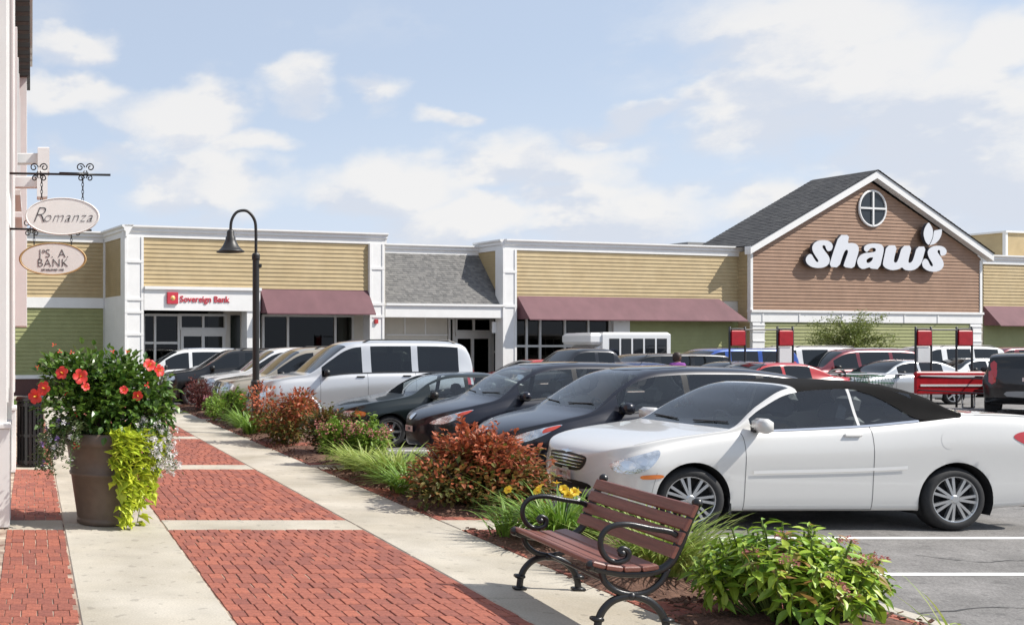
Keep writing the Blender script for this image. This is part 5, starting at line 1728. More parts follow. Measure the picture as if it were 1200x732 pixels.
def make_car(kind, root, paint_m, c, win, ws, rw, doors, step=.06, glass_m=None, tint_m=None, interior=True, roof_m=None, spokes=7, dual=False, lod=0, steer=0.0, extra=None, soft=None, handles=(), tw=.21, mirror=None, rim_m=None, pillar_black=False, seats=()):
    """win: side panes [(x0, x1)], ws / rw: (x0, x1) of windscreen and rear glass, doors: seam stations"""
    need = [a for w in win for a in w] + list(ws) + list(rw) + ([soft[0], soft[1]] if soft else [])
    def cls(x, t, sd):
        for k, (a, b) in enumerate(win):
            if a < x < b and 7.16 < t < 8.8: return ('side_window', k, sd)
        if ws[0] < x < ws[1] and t > 9.3: return ('windscreen', 0, 0)
        if rw[0] < x < rw[1] and t > 9.3: return ('rear_window', 0, 0)
        if soft and soft[0] < x < soft[1] and t > 7.0 and (t > 8.8 or x > soft[2]): return ('soft_top', 0, 0)
        if pillar_black and win[0][0] < x < win[-1][1] and 7.16 < t < 8.8: return ('pillar', 0, sd)
        return ('body', 0, 0)
    parts = body_mesh(c, need, cls, step)
    vs, fs = [], []
    for nm, q in parts.items():
        o = len(vs); vs += [Vector(p) for p in q.v]; fs += [tuple(i + o for i in f) for f in q.f]
    bv = BVHTree.FromPolygons(vs, fs)
    gm = glass_m or CLEARG; tm = tint_m or gm
    bodyo = None
    for nm, q in sorted(parts.items(), key=lambda a: str(a[0])):
        m_ = {'body': paint_m, 'soft_top': CLOTH, 'pillar': TRIM, 'windscreen': gm, 'rear_window': tm}.get(nm[0])
        if nm[0] == 'side_window': m_ = gm if nm[1] == 0 else tm
        o = q.build(nm[0], m_, root, smooth=True)
        if nm[0] == 'body': bodyo = o
    # wheel houses
    if lod < 2:
        for hx in c.hubs:
            for sd in (-1, 1):
                q = MB(); Ra = c.tyre + .052
                ye = abs(c.P(hx, 4, 1).y)
                for k in range(25):
                    a = R(-25 + 230 * k / 24)
                    for yy in (ye - .012, ye - .33): q.v.append((hx + Ra * math.cos(a), sd * yy, c.tyre + Ra * math.sin(a)))
                for k in range(24): q.f.append((2 * k, 2 * k + 1, 2 * k + 3, 2 * k + 2)); q.mi.append(0)
                q.v.append((hx, sd * (ye - .33), c.tyre)); ci = len(q.v) - 1
                for k in range(24): q.f.append((2 * k + 1, ci, 2 * k + 3)); q.mi.append(0)
                q.build('wheel_house', UNDER, root)
    q = MB(); q.box(.35, c.L - .35, -c.W + .16, c.W - .16, c.low(c.L / 2) + .03, c.low(c.L / 2) + .13)
    q.build('floor_pan', UNDER, root)
    for n, hx in enumerate(c.hubs):
        for sd in (-1, 1):
            ye = abs(c.P(hx, 4, 1).y)
            wheel_parts(root, hx, sd * (ye - tw / 2 - .012), c.tyre, tw, spokes, dual, steer if n == 0 else 0.0, rim_m, face=sd, rim_r=c.tyre * .725 if dual else None)
    # panel gaps
    if lod < 2:
        for sd in (-1, 1):
            q = MB()
            for (x0, x1) in doors:
                tt = [2.3 + (7.1 - 2.3) * k / 14 for k in range(15)]
                c.ribbon(q, [(x0, t) for t in tt], .0055, .0016, sd)
                c.ribbon(q, [(x1, t) for t in tt], .0055, .0016, sd)
                c.ribbon(q, [(x0 + (x1 - x0) * k / 12, 2.3) for k in range(13)], .007, .0016, sd)
            q.build('door_gap', SEAM, root)
            # glass edge moulding
            q = MB()
            c.ribbon(q, [(win[0][0] + (win[-1][1] - win[0][0]) * k / 24, 7.12) for k in range(25)], .022, .006, sd)
            q.build('belt_moulding', CHROME if soft else TRIM, root)
            for (hx, ht) in handles:
                p = c.P(hx, ht, sd); M = Matrix.Translation(p + Vector((0, sd * .012, 0)))
                MB().box(-.085, .085, -.016, .016, -.016, .016, M, bev=.008).build('door_handle', paint_m if soft else TRIM, root)
    if mirror:
        for sd in (-1, 1):
            p = c.P(mirror[0], 7.3, sd)
            q = MB(); M = Matrix.Translation((p.x + .02, p.y + sd * .125, p.z + .065)) @ Matrix.Rotation(sd * R(12), 4, 'Z')
            q.box(-.055, .05, -.115, .115, -.075, .078, M, bev=.034)
            mo = q.build('mirror', mirror[1], root, smooth=True)
            q = MB(); q.box(p.x - .02, p.x + .05, min(p.y, p.y + sd * .06), max(p.y, p.y + sd * .06), p.z + .0, p.z + .04)
            q.build('mirror_arm', TRIM, mo)
    if interior:
        q = MB(); q.box(ws[0] + .12, ws[0] + .62, -c.W + .22, c.W - .22, .45, c.belt(ws[0] + .3) - .03, bev=.05); q.build('dashboard', SEATM, root)
        for (sx, sy) in seats: seat(root, sx, sy, z=c.belt(sx) - .60, m_=BEIGES if kind == 'wagon' else None)
        sw = MB(); ring = [(0, .18 * math.cos(k * .349), .18 * math.sin(k * .349)) for k in range(19)]
        sw.tube(ring, .016, 6, Matrix.Translation((ws[0] + .78, .36, c.belt(ws[0] + .5) - .02)) @ Matrix.Rotation(R(-25), 4, 'Y')); sw.build('steering_wheel', SEATM, root)
    if extra: extra(root, c, bv, bodyo)
    return root


def lights(bv, root, head, tail, view=None, turn=None, grille=None, plate=None):
    for sd in (('near', -1), ('far', 1)):
        if head: patch(bv, 'headlight', [(a, b) for a, b in head], sd[0], HEADL, root)
        if turn: patch(bv, 'turn_signal', turn, sd[0], AMBER, root, off=.006)
        if tail: patch(bv, 'taillight', tail, sd[0], REDL, root)


# ---- convertible -------------------------------------------------------------------------------------------------
def convertible():
    c = Car(4.84, .925,
            top=[(0, .62), (.010, .70), (.03, .765), (.07, .81), (.20, .875), (.60, .97), (1.05, 1.03), (1.28, 1.065), (1.66, 1.325), (2.04, 1.52), (2.26, 1.555), (2.6, 1.572), (2.95, 1.56), (3.25, 1.505), (3.48, 1.41), (3.66, 1.29), (3.78, 1.24), (3.9, 1.232), (4.4, 1.22), (4.7, 1.165), (4.8, 1.03), (4.84, .82)],
            belt=[(0, .52), (.04, .63), (.10, .70), (.28, .80), (.6, .89), (1.1, .985), (1.6, 1.035), (2.0, 1.05), (2.7, 1.085), (3.3, 1.14), (3.8, 1.185), (4.3, 1.175), (4.7, 1.09), (4.82, .87)],
            low=[(0, .42), (.03, .30), (.10, .235), (.5, .20), (1.3, .21), (3.3, .215), (4.3, .25), (4.7, .32), (4.84, .52)],
            hubs=(.87, 3.62), tyre=.335, af=.54, pf=3.1, ar=.45, pr=3.2, tumble=.43, bow=(.08, .10))
    root = thing('convertible_car', (6.04, 10.67 + .925, lot_z(11)), 'white convertible car with black soft top parked nose to the kerb', 'car')
    PW = paint('white', (.64, .63, .605), rough=.3)

    def extra(root, c, bv, body):
        for sd in (('near', -1), ('far', 1)):
            hl = patch(bv, 'headlight', [(.17, .60), (.13, .66), (.17, .71), (.30, .775), (.43, .82), (.53, .845), (.515, .78), (.41, .66), (.28, .60)], sd[0], HEADL, root)
            for (a, b, r) in ((.25, .685, .050), (.36, .73, .046)):
                patch(bv, 'reflector', [(a + r * math.cos(k * .785), b + r * .9 * math.sin(k * .785)) for k in range(8)], sd[0], CHROME, hl, off=.007, rings=3)
            patch(bv, 'side_marker', [(.35, .545), (.35, .585), (.53, .595), (.53, .56)], sd[0], AMBER, root, off=.005)
            patch(bv, 'taillight', [(4.20, .99), (4.32, 1.045), (4.62, 1.03), (4.72, .96), (4.70, .86), (4.5, .855), (4.32, .91)], sd[0], REDL, root)
            patch(bv, 'fuel_door', [(3.52 + .075 * math.cos(k * .785), .955 + .09 * math.sin(k * .785)) for k in range(8)], sd[0], PW, root, off=.0015)
        # grille with chrome bars
        g = patch(bv, 'grille', [(-.38, .715), (-.20, .742), (0, .748), (.20, .742), (.38, .715), (.29, .575), (.0, .555), (-.29, .575)], 'front', TRIM, root, off=.003, rings=6)
        for z in (.60, .635, .67, .705):
            w = .28 + (z - .565) * .66
            patch(bv, 'grille_bar', [(-w, z), (-w * .5, z + .009), (0, z + .01), (w * .5, z + .009), (w, z), (w * .5, z - .004), (0, z - .004), (-w * .5, z - .004)], 'front', CHROME, g, off=.012, rings=2, sub=3)
        patch(bv, 'badge', [(-.13, .76), (-.03, .767), (0, .78), (.03, .767), (.13, .76), (.03, .747), (0, .738), (-.03, .747)], 'front', CHROME, root, off=.008, rings=2)
        patch(bv, 'air_intake', [(-.42, .38), (-.40, .44), (0, .45), (.40, .44), (.42, .38), (0, .35)], 'front', TRIM, root, off=.003)
        patch(bv, 'number_plate', [(-.155, .45), (-.155, .55), (.155, .55), (.155, .45)], 'front', PLATE, root, off=.025, rings=2, sub=1)
        for sd in ('near', 'far'):
            patch(bv, 'soft_top_quarter', [(2.645, 1.50), (2.69, 1.492), (2.9, 1.405), (3.07, 1.30), (3.22, 1.19), (3.34, 1.165), (3.4, 1.25), (3.2, 1.42), (2.9, 1.50)], sd, CLOTH, root, off=.006, rings=6)
        # side rubbing strip
        for sd in (-1, 1):
            q = MB(); c.ribbon(q, [(1.45 + (3.12 - 1.45) * k / 20, 4.30) for k in range(21)], .034, .012, sd); q.build('rubbing_strip', mat('strip_white', (.78, .77, .75), .35), root)
            q = MB(); c.ribbon(q, [(.28 + (1.26 - .28) * k / 20, 9.15) for k in range(21)], .0045, .0014, sd)
            c.ribbon(q, [(3.92 + .8 * k / 12, 8.6) for k in range(13)], .0045, .0014, sd)
            c.ribbon(q, [(4.50, 3.2 + 2.3 * k / 10) for k in range(11)], .0045, .0014, sd)
            c.ribbon(q, [(.33 + .08 * k / 8, 2.6 + 2.2 * k / 8) for k in range(9)], .0045, .0014, sd)
            q.build('panel_gap', mat('soft_gap', (.22, .22, .21), .8), root)
            # mud flap
            MB().box(1.245, 1.275, sd * .80 - .09, sd * .80 + .09, .17, .36, bev=.01).build('mud_flap', TRIM, root)
        # tail lamp trim and exhaust
        q = MB(); q.tube([(4.6, -.55, .26), (4.83, -.55, .26)], .03, 10); q.build('exhaust', CHROME, root)
        for sd in (-1, 1):
            q = MB(); q.tube([tuple(c.P(1.36, 11.6, sd) + Vector((0, 0, .015))), tuple(c.P(1.39, 9.9, sd) + Vector((0, 0, .015)))], .008, 5); q.build('wiper', TRIM, root)
    make_car('convertible', root, PW, c, [(1.50, 2.64), (2.67, 3.30)], (1.29, 2.06), (3.35, 3.68), [(1.37, 2.76)], step=.045, glass_m=CLEARG, soft=(2.11, 3.78, 3.30), dual=True, spokes=7, steer=R(-9),
             extra=extra, handles=[(2.54, 6.0)], mirror=(1.50, PW), seats=[(2.10, -.38), (2.10, .38), (2.85, -.35), (2.85, .35)])
    return root


# ---- compact wagon ------------------------------------------------------------------------------------------------
def compact_wagon(loc, label, pm, L=4.45, steer=0.0, clear=CLEARG):
    c = Car(L, .88,
            top=[(0, .62), (.02, .70), (.06, .755), (.14, .815), (.35, .905), (.7, .995), (.98, 1.06), (1.08, 1.10), (1.5, 1.40), (1.80, 1.57), (2.1, 1.64), (2.6, 1.665), (3.2, 1.655), (3.7, 1.60), (4.0, 1.53), (4.2, 1.38), (4.36, 1.12), (4.42, .95), (L, .80)],
            belt=[(0, .54), (.06, .68), (.15, .74), (.4, .84), (.8, .93), (1.2, 1.01), (2.0, 1.085), (3.0, 1.13), (3.8, 1.18), (4.2, 1.13), (L, .75)],
            low=[(0, .44), (.04, .30), (.12, .23), (.5, .20), (3.8, .22), (4.2, .30), (L, .5)],
            hubs=(.86, 3.50), tyre=.325, af=.80, pf=2.5, ar=.45, pr=3.4, tumble=.36, bow=(.22, .08))
    root = thing('wagon_car', loc, label, 'car', 'cars parked nose to the kerb')

    def extra(root, c, bv, body):
        for sd in ('near', 'far'):
            hl = patch(bv, 'headlight', [(.16, .66), (.19, .71), (.36, .80), (.58, .875), (.74, .905), (.62, .835), (.45, .735), (.30, .665)], sd, HEADL, root)
            patch(bv, 'turn_signal', [(.50, .79), (.54, .848), (.72, .896), (.63, .838)], sd, REDL if False else mat('orange_red_lens', (.55, .06, .03), .2, coat=1.0), hl, off=.007, rings=3)
            patch(bv, 'taillight', [(4.12, 1.12), (4.2, 1.16), (4.30, 1.05), (4.34, .88), (4.22, .86), (4.12, .95)], sd, REDL, root)
        patch(bv, 'grille', [(-.38, .70), (0, .715), (.38, .70), (.30, .64), (0, .63), (-.30, .64)], 'front', TRIM, root)
        b = patch(bv, 'badge', [(.075 * math.cos(k * .785), .745 + .055 * math.sin(k * .785)) for k in range(8)], 'front', CHROME, root, off=.012, rings=3)
        patch(bv, 'air_intake', [(-.45, .36), (-.42, .48), (0, .50), (.42, .48), (.45, .36), (0, .33)], 'front', TRIM, root)
        patch(bv, 'number_plate', [(-.155, .50), (-.155, .60), (.155, .60), (.155, .50)], 'front', PLATE, root, off=.025, rings=2, sub=1)
        patch(bv, 'sunroof', [(2.0, -.36), (2.0, .36), (2.65, .36), (2.65, -.36)], 'top', FARG, root, off=.006, sub=3)
        for sd in (-1, 1):
            q = MB(); q.tube([tuple(c.P(1.16, 11.6, sd) + Vector((0, 0, .015))), tuple(c.P(1.19, 9.9, sd) + Vector((0, 0, .015)))], .008, 5); q.build('wiper', TRIM, root)
        q = MB(); q.tube([(3.85, 0, c.top(3.85)), (4.05, 0, c.top(3.85) + .28)], .004, 5); q.build('aerial', TRIM, root)
    make_car('wagon', root, pm, c, [(1.42, 2.38), (2.46, 3.38), (3.48, 4.02)], (1.10, 1.82), (3.98, 4.34), [(1.28, 2.42), (2.42, 3.42)], step=.05, glass_m=clear, tint_m=clear, spokes=7, extra=extra,
             handles=[(2.28, 6.1), (3.28, 6.1)], mirror=(1.42, pm), steer=steer, seats=[(2.0, -.36), (2.0, .36), (2.85, -.36), (2.85, .36)], pillar_black=True)
    return root


# ---- sedan ---------------------------------------------------------------------------------------------------------
def sedan(loc, label, pm, group='cars parked nose to the kerb', far=False, rz=0.0, L=4.42):
    c = Car(L, .86,
            top=[(0, .56), (.02, .64), (.06, .70), (.15, .755), (.4, .84), (.9, .925), (1.12, .965), (1.24, 1.0), (1.65, 1.25), (1.95, 1.37), (2.2, 1.405), (2.7, 1.41), (3.1, 1.37), (3.4, 1.25), (3.72, 1.06), (3.82, 1.03), (4.2, 1.0), (4.36, .95), (L, .80)],
            belt=[(0, .50), (.06, .60), (.15, .66), (.5, .78), (1.0, .86), (1.6, .90), (2.5, .925), (3.4, .96), (3.9, .965), (4.3, .88), (L, .72)],
            low=[(0, .40), (.04, .27), (.12, .21), (.5, .19), (3.8, .20), (4.2, .28), (L, .45)],
            hubs=(.86, 3.34), tyre=.30, af=.62, pf=2.8, ar=.5, pr=3.0, tumble=.42, bow=(.16, .10))
    root = thing('sedan_car', loc, label, 'car', group, rz)

    def extra(root, c, bv, body):
        for sd in ('near', 'far'):
            patch(bv, 'headlight', [(.10, .565), (.10, .66), (.24, .675), (.25, .575)], sd, HEADL, root, rings=3)
            patch(bv, 'turn_signal', [(.25, .575), (.24, .675), (.40, .66), (.38, .59)], sd, AMBER, root, rings=3)
            patch(bv, 'taillight', [(4.12, .70), (4.10, .86), (4.34, .84), (4.36, .70)], sd, REDL, root, rings=3)
        patch(bv, 'grille', [(-.45, .57), (-.45, .655), (0, .67), (.45, .655), (.45, .57), (0, .56)], 'front', TRIM, root)
        patch(bv, 'rear_plate', [(-.155, .62), (-.155, .72), (.155, .72), (.155, .62)], 'rear', PLATE, root, rings=2, sub=1)
    make_car('sedan', root, pm, c, [(1.62, 2.32), (2.40, 3.12)], (1.22, 1.98), (3.06, 3.70), [(1.45, 2.36), (2.36, 3.2)], step=.07 if far else .055, glass_m=FARG if far else CLEARG, spokes=6 if not far else 5, extra=extra,
             handles=[(2.2, 6.1), (3.05, 6.1)], mirror=(1.60, TRIM), interior=not far, seats=[(1.95, -.35), (1.95, .35), (2.65, -.35), (2.65, .35)], lod=1 if far else 0)
    return root


# ---- SUV -------------------------------------------------------------------------------------------------------------
def suv(loc, label, pm, group='cars parked nose to the kerb', far=False, rz=0.0, hood=1.10, H=1.93, L=4.85, rack=True, br=0.0):
    k = H / 1.93
    c = Car(L, .93,
            top=[(0, .70), (.02, .82), (.06, .92), (.14, 1.0 * hood / 1.1), (.5, 1.07 * hood / 1.1), (.85, 1.12 * hood / 1.1), (1.0, 1.155 + br), (1.12, 1.20 + br), (1.60, 1.60 * k), (1.92, 1.82 * k), (2.15, 1.90 * k), (2.7, 1.93 * k), (3.8, 1.925 * k), (4.45, 1.89 * k), (4.62, 1.82 * k), (4.73, 1.55 * k), (4.80, 1.2), (L, .85)],
            belt=[(0, .60), (.06, .82), (.15, .93), (.5, 1.01 + br), (1.1, 1.07 + br), (2.0, 1.165 + br), (3.0, 1.19 + br), (4.4, 1.20 + br), (4.7, 1.12), (L, .80)],
            low=[(0, .48), (.04, .36), (.12, .31), (.5, .30), (4.2, .31), (4.6, .38), (L, .52)],
            hubs=(.92, 3.92), tyre=.375, af=.45, pf=3.2, ar=.24, pr=4.5, tumble=.19, bow=(.10, .05))
    root = thing('suv_car', loc, label, 'car', group, rz)

    def extra(root, c, bv, body):
        for sd in ('near', 'far'):
            patch(bv, 'headlight', [(.07, .80), (.07, .95), (.30, .98), (.34, .84)], sd, HEADL, root, rings=3)
            patch(bv, 'taillight', [(4.52, 1.0), (4.50, 1.30), (4.60, 1.30), (4.64, .98)], sd, REDL, root, rings=3)
        g = patch(bv, 'grille', [(-.40, .72), (-.42, .98), (0, 1.0), (.42, .98), (.40, .72), (0, .70)], 'front', TRIM, root)
        for (a, b) in ((-.40, -.34), (-.03, .03), (.34, .40)):
            patch(bv, 'grille_bar', [(a, .72), (a, .97), (b, .97), (b, .72)], 'front', CHROME, g, off=.014, rings=2, sub=1)
        patch(bv, 'grille_bar', [(-.4, .83), (-.4, .88), (.4, .88), (.4, .83)], 'front', CHROME, g, off=.016, rings=2, sub=2)
        patch(bv, 'front_bumper', [(-.75, .45), (-.75, .62), (0, .64), (.75, .62), (.75, .45), (0, .43)], 'front', pm, root, off=.03, rings=4)
        patch(bv, 'rear_bumper', [(-.45, .55), (-.45, .68), (0, .69), (.45, .68), (.45, .55), (0, .54)], 'rear', GREYB, root, off=.03, rings=3, sub=2)
        patch(bv, 'rear_plate', [(-.155, .95), (-.155, 1.05), (.155, 1.05), (.155, .95)], 'rear', PLATE, root, rings=2, sub=1)
        for sd in (-1, 1):
            patch(bv, 'taillight', [(sd * .66, .92), (sd * .64, 1.42), (sd * .76, 1.42), (sd * .80, .92)], 'rear', REDL, root, rings=3, off=.01, sub=2)
            if rack:
                q = MB(); pts = [c.P(x, 9.6, sd) + Vector((0, 0, .05 if 2.45 < x < 4.3 else .0)) for x in (2.35, 2.5, 3.0, 3.5, 4.0, 4.25, 4.4)]
                q.tube([tuple(p) for p in pts], .017, 6); q.build('roof_rail', TRIM, root)
            # lower cladding strip and wheel-arch flare
            q = MB(); c.ribbon(q, [(1.42 + 2.0 * k_ / 20, 3.15) for k_ in range(21)], .05, .010, sd); q.build('side_strip', pm, root)
            if not far:
                for hx in c.hubs:
                    q = MB(); ye = abs(c.P(hx, 4.2, sd).y)
                    prev = None
                    for k_ in range(21):
                        a = R(-5 + 190 * k_ / 20)
                        r0, r1 = c.tyre + .045, c.tyre + .125
                        z0_, z1_ = c.tyre + r0 * math.sin(a), c.tyre + r1 * math.sin(a)
                        cur = [(hx + r0 * math.cos(a), sd * (ye + .030), z0_), (hx + (r0 + .03) * math.cos(a), sd * (ye + .042), c.tyre + (r0 + .03) * math.sin(a)), (hx + r1 * math.cos(a), sd * (ye - .02), z1_)]
                        if prev: q.add(prev + cur, [(0, 1, 4, 3), (1, 2, 5, 4)])
                        prev = cur
                    q.build('wheel_flare', pm, root, smooth=True)
    make_car('suv', root, pm, c, [(1.36, 2.28), (2.48, 3.38), (3.52, 4.42)], (1.11, 1.95), (4.62, 4.77), [(1.30, 2.38), (2.38, 3.45)], step=.08 if far else .06, glass_m=FARG if far else TINTG, tint_m=FARG if far else TINTG, spokes=5, extra=extra,
             handles=[(2.22, 6.2), (3.25, 6.2)], mirror=(1.42, TRIM), interior=not far, seats=[(1.95, -.38), (1.95, .38), (2.8, -.38), (2.8, .38)], lod=1 if far else 0, tw=.24)
    return root


# ---- minivan ----------------------------------------------------------------------------------------------------------
def minivan(loc, label, pm, group='cars parked before the supermarket', rz=0.0, L=4.8):
    c = Car(L, .93,
            top=[(0, .60), (.02, .70), (.06, .78), (.15, .86), (.5, 1.0), (.95, 1.10), (1.05, 1.14), (1.5, 1.46), (1.9, 1.67), (2.2, 1.74), (2.9, 1.77), (3.9, 1.75), (4.4, 1.68), (4.55, 1.55), (4.68, 1.25), (4.76, 1.0), (L, .8)],
            belt=[(0, .52), (.06, .68), (.15, .77), (.5, .92), (1.0, 1.0), (2.0, 1.06), (3.0, 1.08), (4.4, 1.10), (4.7, 1.0), (L, .75)],
            low=[(0, .42), (.04, .28), (.12, .22), (.5, .20), (4.2, .22), (4.6, .3), (L, .46)],
            hubs=(.92, 3.92), tyre=.33, af=.6, pf=2.8, ar=.32, pr=4.0, tumble=.30, bow=(.16, .06))
    root = thing('minivan_car', loc, label, 'car', group, rz)

    def extra(root, c, bv, body):
        for sd in ('near', 'far'):
            patch(bv, 'headlight', [(.12, .66), (.13, .74), (.42, .88), (.46, .78)], sd, HEADL, root, rings=3)
            patch(bv, 'taillight', [(4.58, .95), (4.56, 1.35), (4.68, 1.3), (4.74, .95)], sd, REDL, root, rings=3)
        patch(bv, 'grille', [(-.4, .62), (-.42, .72), (0, .74), (.42, .72), (.4, .62), (0, .60)], 'front', TRIM, root)
        for sd in (-1, 1):
            q = MB(); q.tube([tuple(c.P(x, 9.6, sd) + Vector((0, 0, .04))) for x in (2.3, 3.0, 3.7, 4.2)], .015, 6); q.build('roof_rail', CHROME, root)
    make_car('minivan', root, pm, c, [(1.45, 2.3), (2.42, 3.42), (3.54, 4.42)], (1.06, 1.90), (4.52, 4.7), [(1.35, 2.36), (2.36, 3.48)], step=.08, glass_m=FARG, spokes=5, extra=extra,
             handles=[(2.2, 6.2), (2.55, 6.2)], mirror=(1.42, TRIM), interior=False, lod=1)
    return root


# ---- pickup -------------------------------------------------------------------------------------------------------------
def pickup(loc, label, pm, group, rz=0.0, L=5.3):
    c = Car(L, .95,
            top=[(0, .72), (.02, .84), (.06, .95), (.14, 1.06), (.6, 1.12), (1.25, 1.16), (1.35, 1.20), (1.75, 1.55), (2.0, 1.74), (2.3, 1.79), (2.9, 1.78), (3.15, 1.66), (3.28, 1.26), (3.36, 1.17), (5.1, 1.17), (5.25, 1.1), (L, .9)],
            belt=[(0, .62), (.06, .85), (.15, .98), (.6, 1.04), (1.2, 1.08), (2.0, 1.12), (3.3, 1.13), (5.1, 1.14), (5.25, 1.0), (L, .82)],
            low=[(0, .5), (.04, .38), (.12, .34), (.5, .33), (4.8, .36), (L, .55)],
            hubs=(.95, 4.15), tyre=.38, af=.4, pf=3.4, ar=.22, pr=4.5, tumble=.28, bow=(.1, .04))
    root = thing('pickup_truck', loc, label, 'truck', group, rz)

    def extra(root, c, bv, body):
        for sd in ('near', 'far'):
            patch(bv, 'headlight', [(.07, .82), (.07, .97), (.24, .99), (.26, .86)], sd, HEADL, root, rings=3)
            patch(bv, 'taillight', [(5.10, .80), (5.10, 1.08), (5.22, 1.08), (5.25, .8)], sd, REDL, root, rings=3)
        patch(bv, 'grille', [(-.5, .72), (-.5, .98), (0, 1.0), (.5, .98), (.5, .72), (0, .70)], 'front', TRIM, root)
    make_car('pickup', root, pm, c, [(1.78, 2.45), (2.55, 3.02)], (1.34, 2.03), (3.12, 3.30), [(1.62, 2.5), (2.5, 3.15)], step=.09, glass_m=FARG, spokes=5, extra=extra, handles=[(2.35, 6.2)], mirror=(1.70, TRIM), interior=False, lod=1, tw=.25)
    return root


NAVY = paint('dark_navy', (.007, .008, .017), metal=.15, rough=.3)
CHAR = paint('charcoal', (.022, .024, .030), metal=.4, rough=.3)
DGREEN = paint('black_green', (.008, .014, .014), metal=.2, rough=.3)
SILVER = paint('silver', (.60, .61, .62), metal=.35, rough=.32)
WHITEC = paint('plain_white', (.72, .72, .71))
BEIGE = paint('champagne', (.42, .37, .29), metal=.4)
BLACKC = paint('black', (.008, .008, .009))
MAROON = paint('maroon', (.16, .012, .02), metal=.25)
REDC = paint('bright_red', (.42, .015, .015))
BLUEC = paint('bright_blue', (.015, .07, .34), metal=.2)
GREYC = paint('mid_grey', (.16, .165, .17), metal=.5)
PALE = paint('pale_silver', (.52, .54, .55), metal=.45)

convertible()
compact_wagon((6.22, 13.33 + .88, lot_z(14)), 'dark charcoal compact wagon parked right beside the white convertible', NAVY, steer=R(5))
compact_wagon((6.36, 16.35 + .88, lot_z(17)), 'dark navy compact wagon parked second from the white convertible', NAVY)
sedan((5.92, 19.3 + .86, lot_z(20)), 'black-green sedan parked between the silver sport-utility car and a dark wagon', DGREEN)
suv((4.92, 22.2 + .93, lot_z(23)), 'large silver sport-utility car with roof rails and tinted rear glass', SILVER, H=2.03, br=.12, hood=1.24)
suv((4.55, 25.6, lot_z(26)), 'champagne sport-utility car parked left of the large silver one', BEIGE, H=1.86, far=True, rack=True, hood=1.12)
suv((4.60, 28.4, lot_z(28)), 'white sport-utility car parked behind the champagne one', WHITEC, H=1.84, far=True, rack=False, hood=1.12)
suv((3.95, 31.6, lot_z(32)), 'black sport-utility car with orange-tinted headlight nearest the bank front', BLACKC, H=1.76, far=True, rack=True)
sedan((4.35, 33.9, lot_z(34)), 'pale silver sedan half hidden by the black car before the bank', PALE, far=True)
minivan((3.05, 35.6, lot_z(35)), 'white minivan parked closest to the bank doors', WHITEC, group='cars parked nose to the kerb')


# ------------------------------------------------------------------ far cars before the supermarket
def farpos(px, Y): return ((px - AXX) / FPX * Y, Y, lot_z(Y))


G2 = 'cars parked before the supermarket'
pickup(farpos(588, 31.5), 'dark pickup truck seen over the roof of the navy wagon', CHAR, G2)
sedan(farpos(545, 34.0), 'bright red sedan half hidden behind the silver sport-utility car', REDC, G2, far=True)
suv(farpos(664, 32.2), 'black sport-utility car parked before the white minibus', BLACKC, G2, far=True, H=1.62, rack=False)
suv(farpos(752, 34.5), 'bright blue sport-utility car right of the white minibus', BLUEC, G2, far=True, H=1.78, rack=False)
sedan(farpos(764, 30.2), 'dark grey sedan in front of the bright blue car', GREYC, G2, far=True)
sedan(farpos(800, 29.0), 'red sedan behind the left cart corral', REDC, G2, far=True)
sedan(farpos(640, 29.2), 'dark blue sedan roof below the white minibus cab', paint('deep_blue', (.012, .03, .10), metal=.3), G2, far=True)
suv(farpos(838, 36.0), 'white sport-utility car behind the left cart corral', WHITEC, G2, far=True, H=1.84)
minivan(farpos(905, 35.2), 'maroon minivan between the two cart corrals', MAROON)
sedan(farpos(970, 33.2), 'silver sedan in front of the maroon minivan', PALE, G2, far=True)
suv(farpos(1012, 39.0), 'white sport-utility car under the small green tree', WHITEC, G2, far=True, H=1.86)
sedan(farpos(1062, 37.5), 'white sedan directly behind the right cart corral', WHITEC, G2, far=True, L=4.6)
suv(farpos(1100, 41.0), 'maroon sport-utility car right of the white sedan', MAROON, G2, far=True, H=1.80, rack=False)
sedan(farpos(1132, 38.5), 'dark grey sedan beyond the right cart corral', GREYC, G2, far=True)
sedan(farpos(1160, 41.5), 'pale silver sedan at the right edge before the far wing', PALE, G2, far=True)
sedan(farpos(1085, 41.5), 'dark green sedan before the sage wall at the right corner', DGREEN, G2, far=True)
# dark wagon seen from behind at the right edge
w_ = suv((25.95 + 4.85 * .71, 26.6 + 4.85 * .70, lot_z(27)), 'dark tall wagon seen from behind at the right edge of the lot', BLACKC, G2, far=True, H=1.70, rz=math.atan2(-.70, -.71), rack=False)

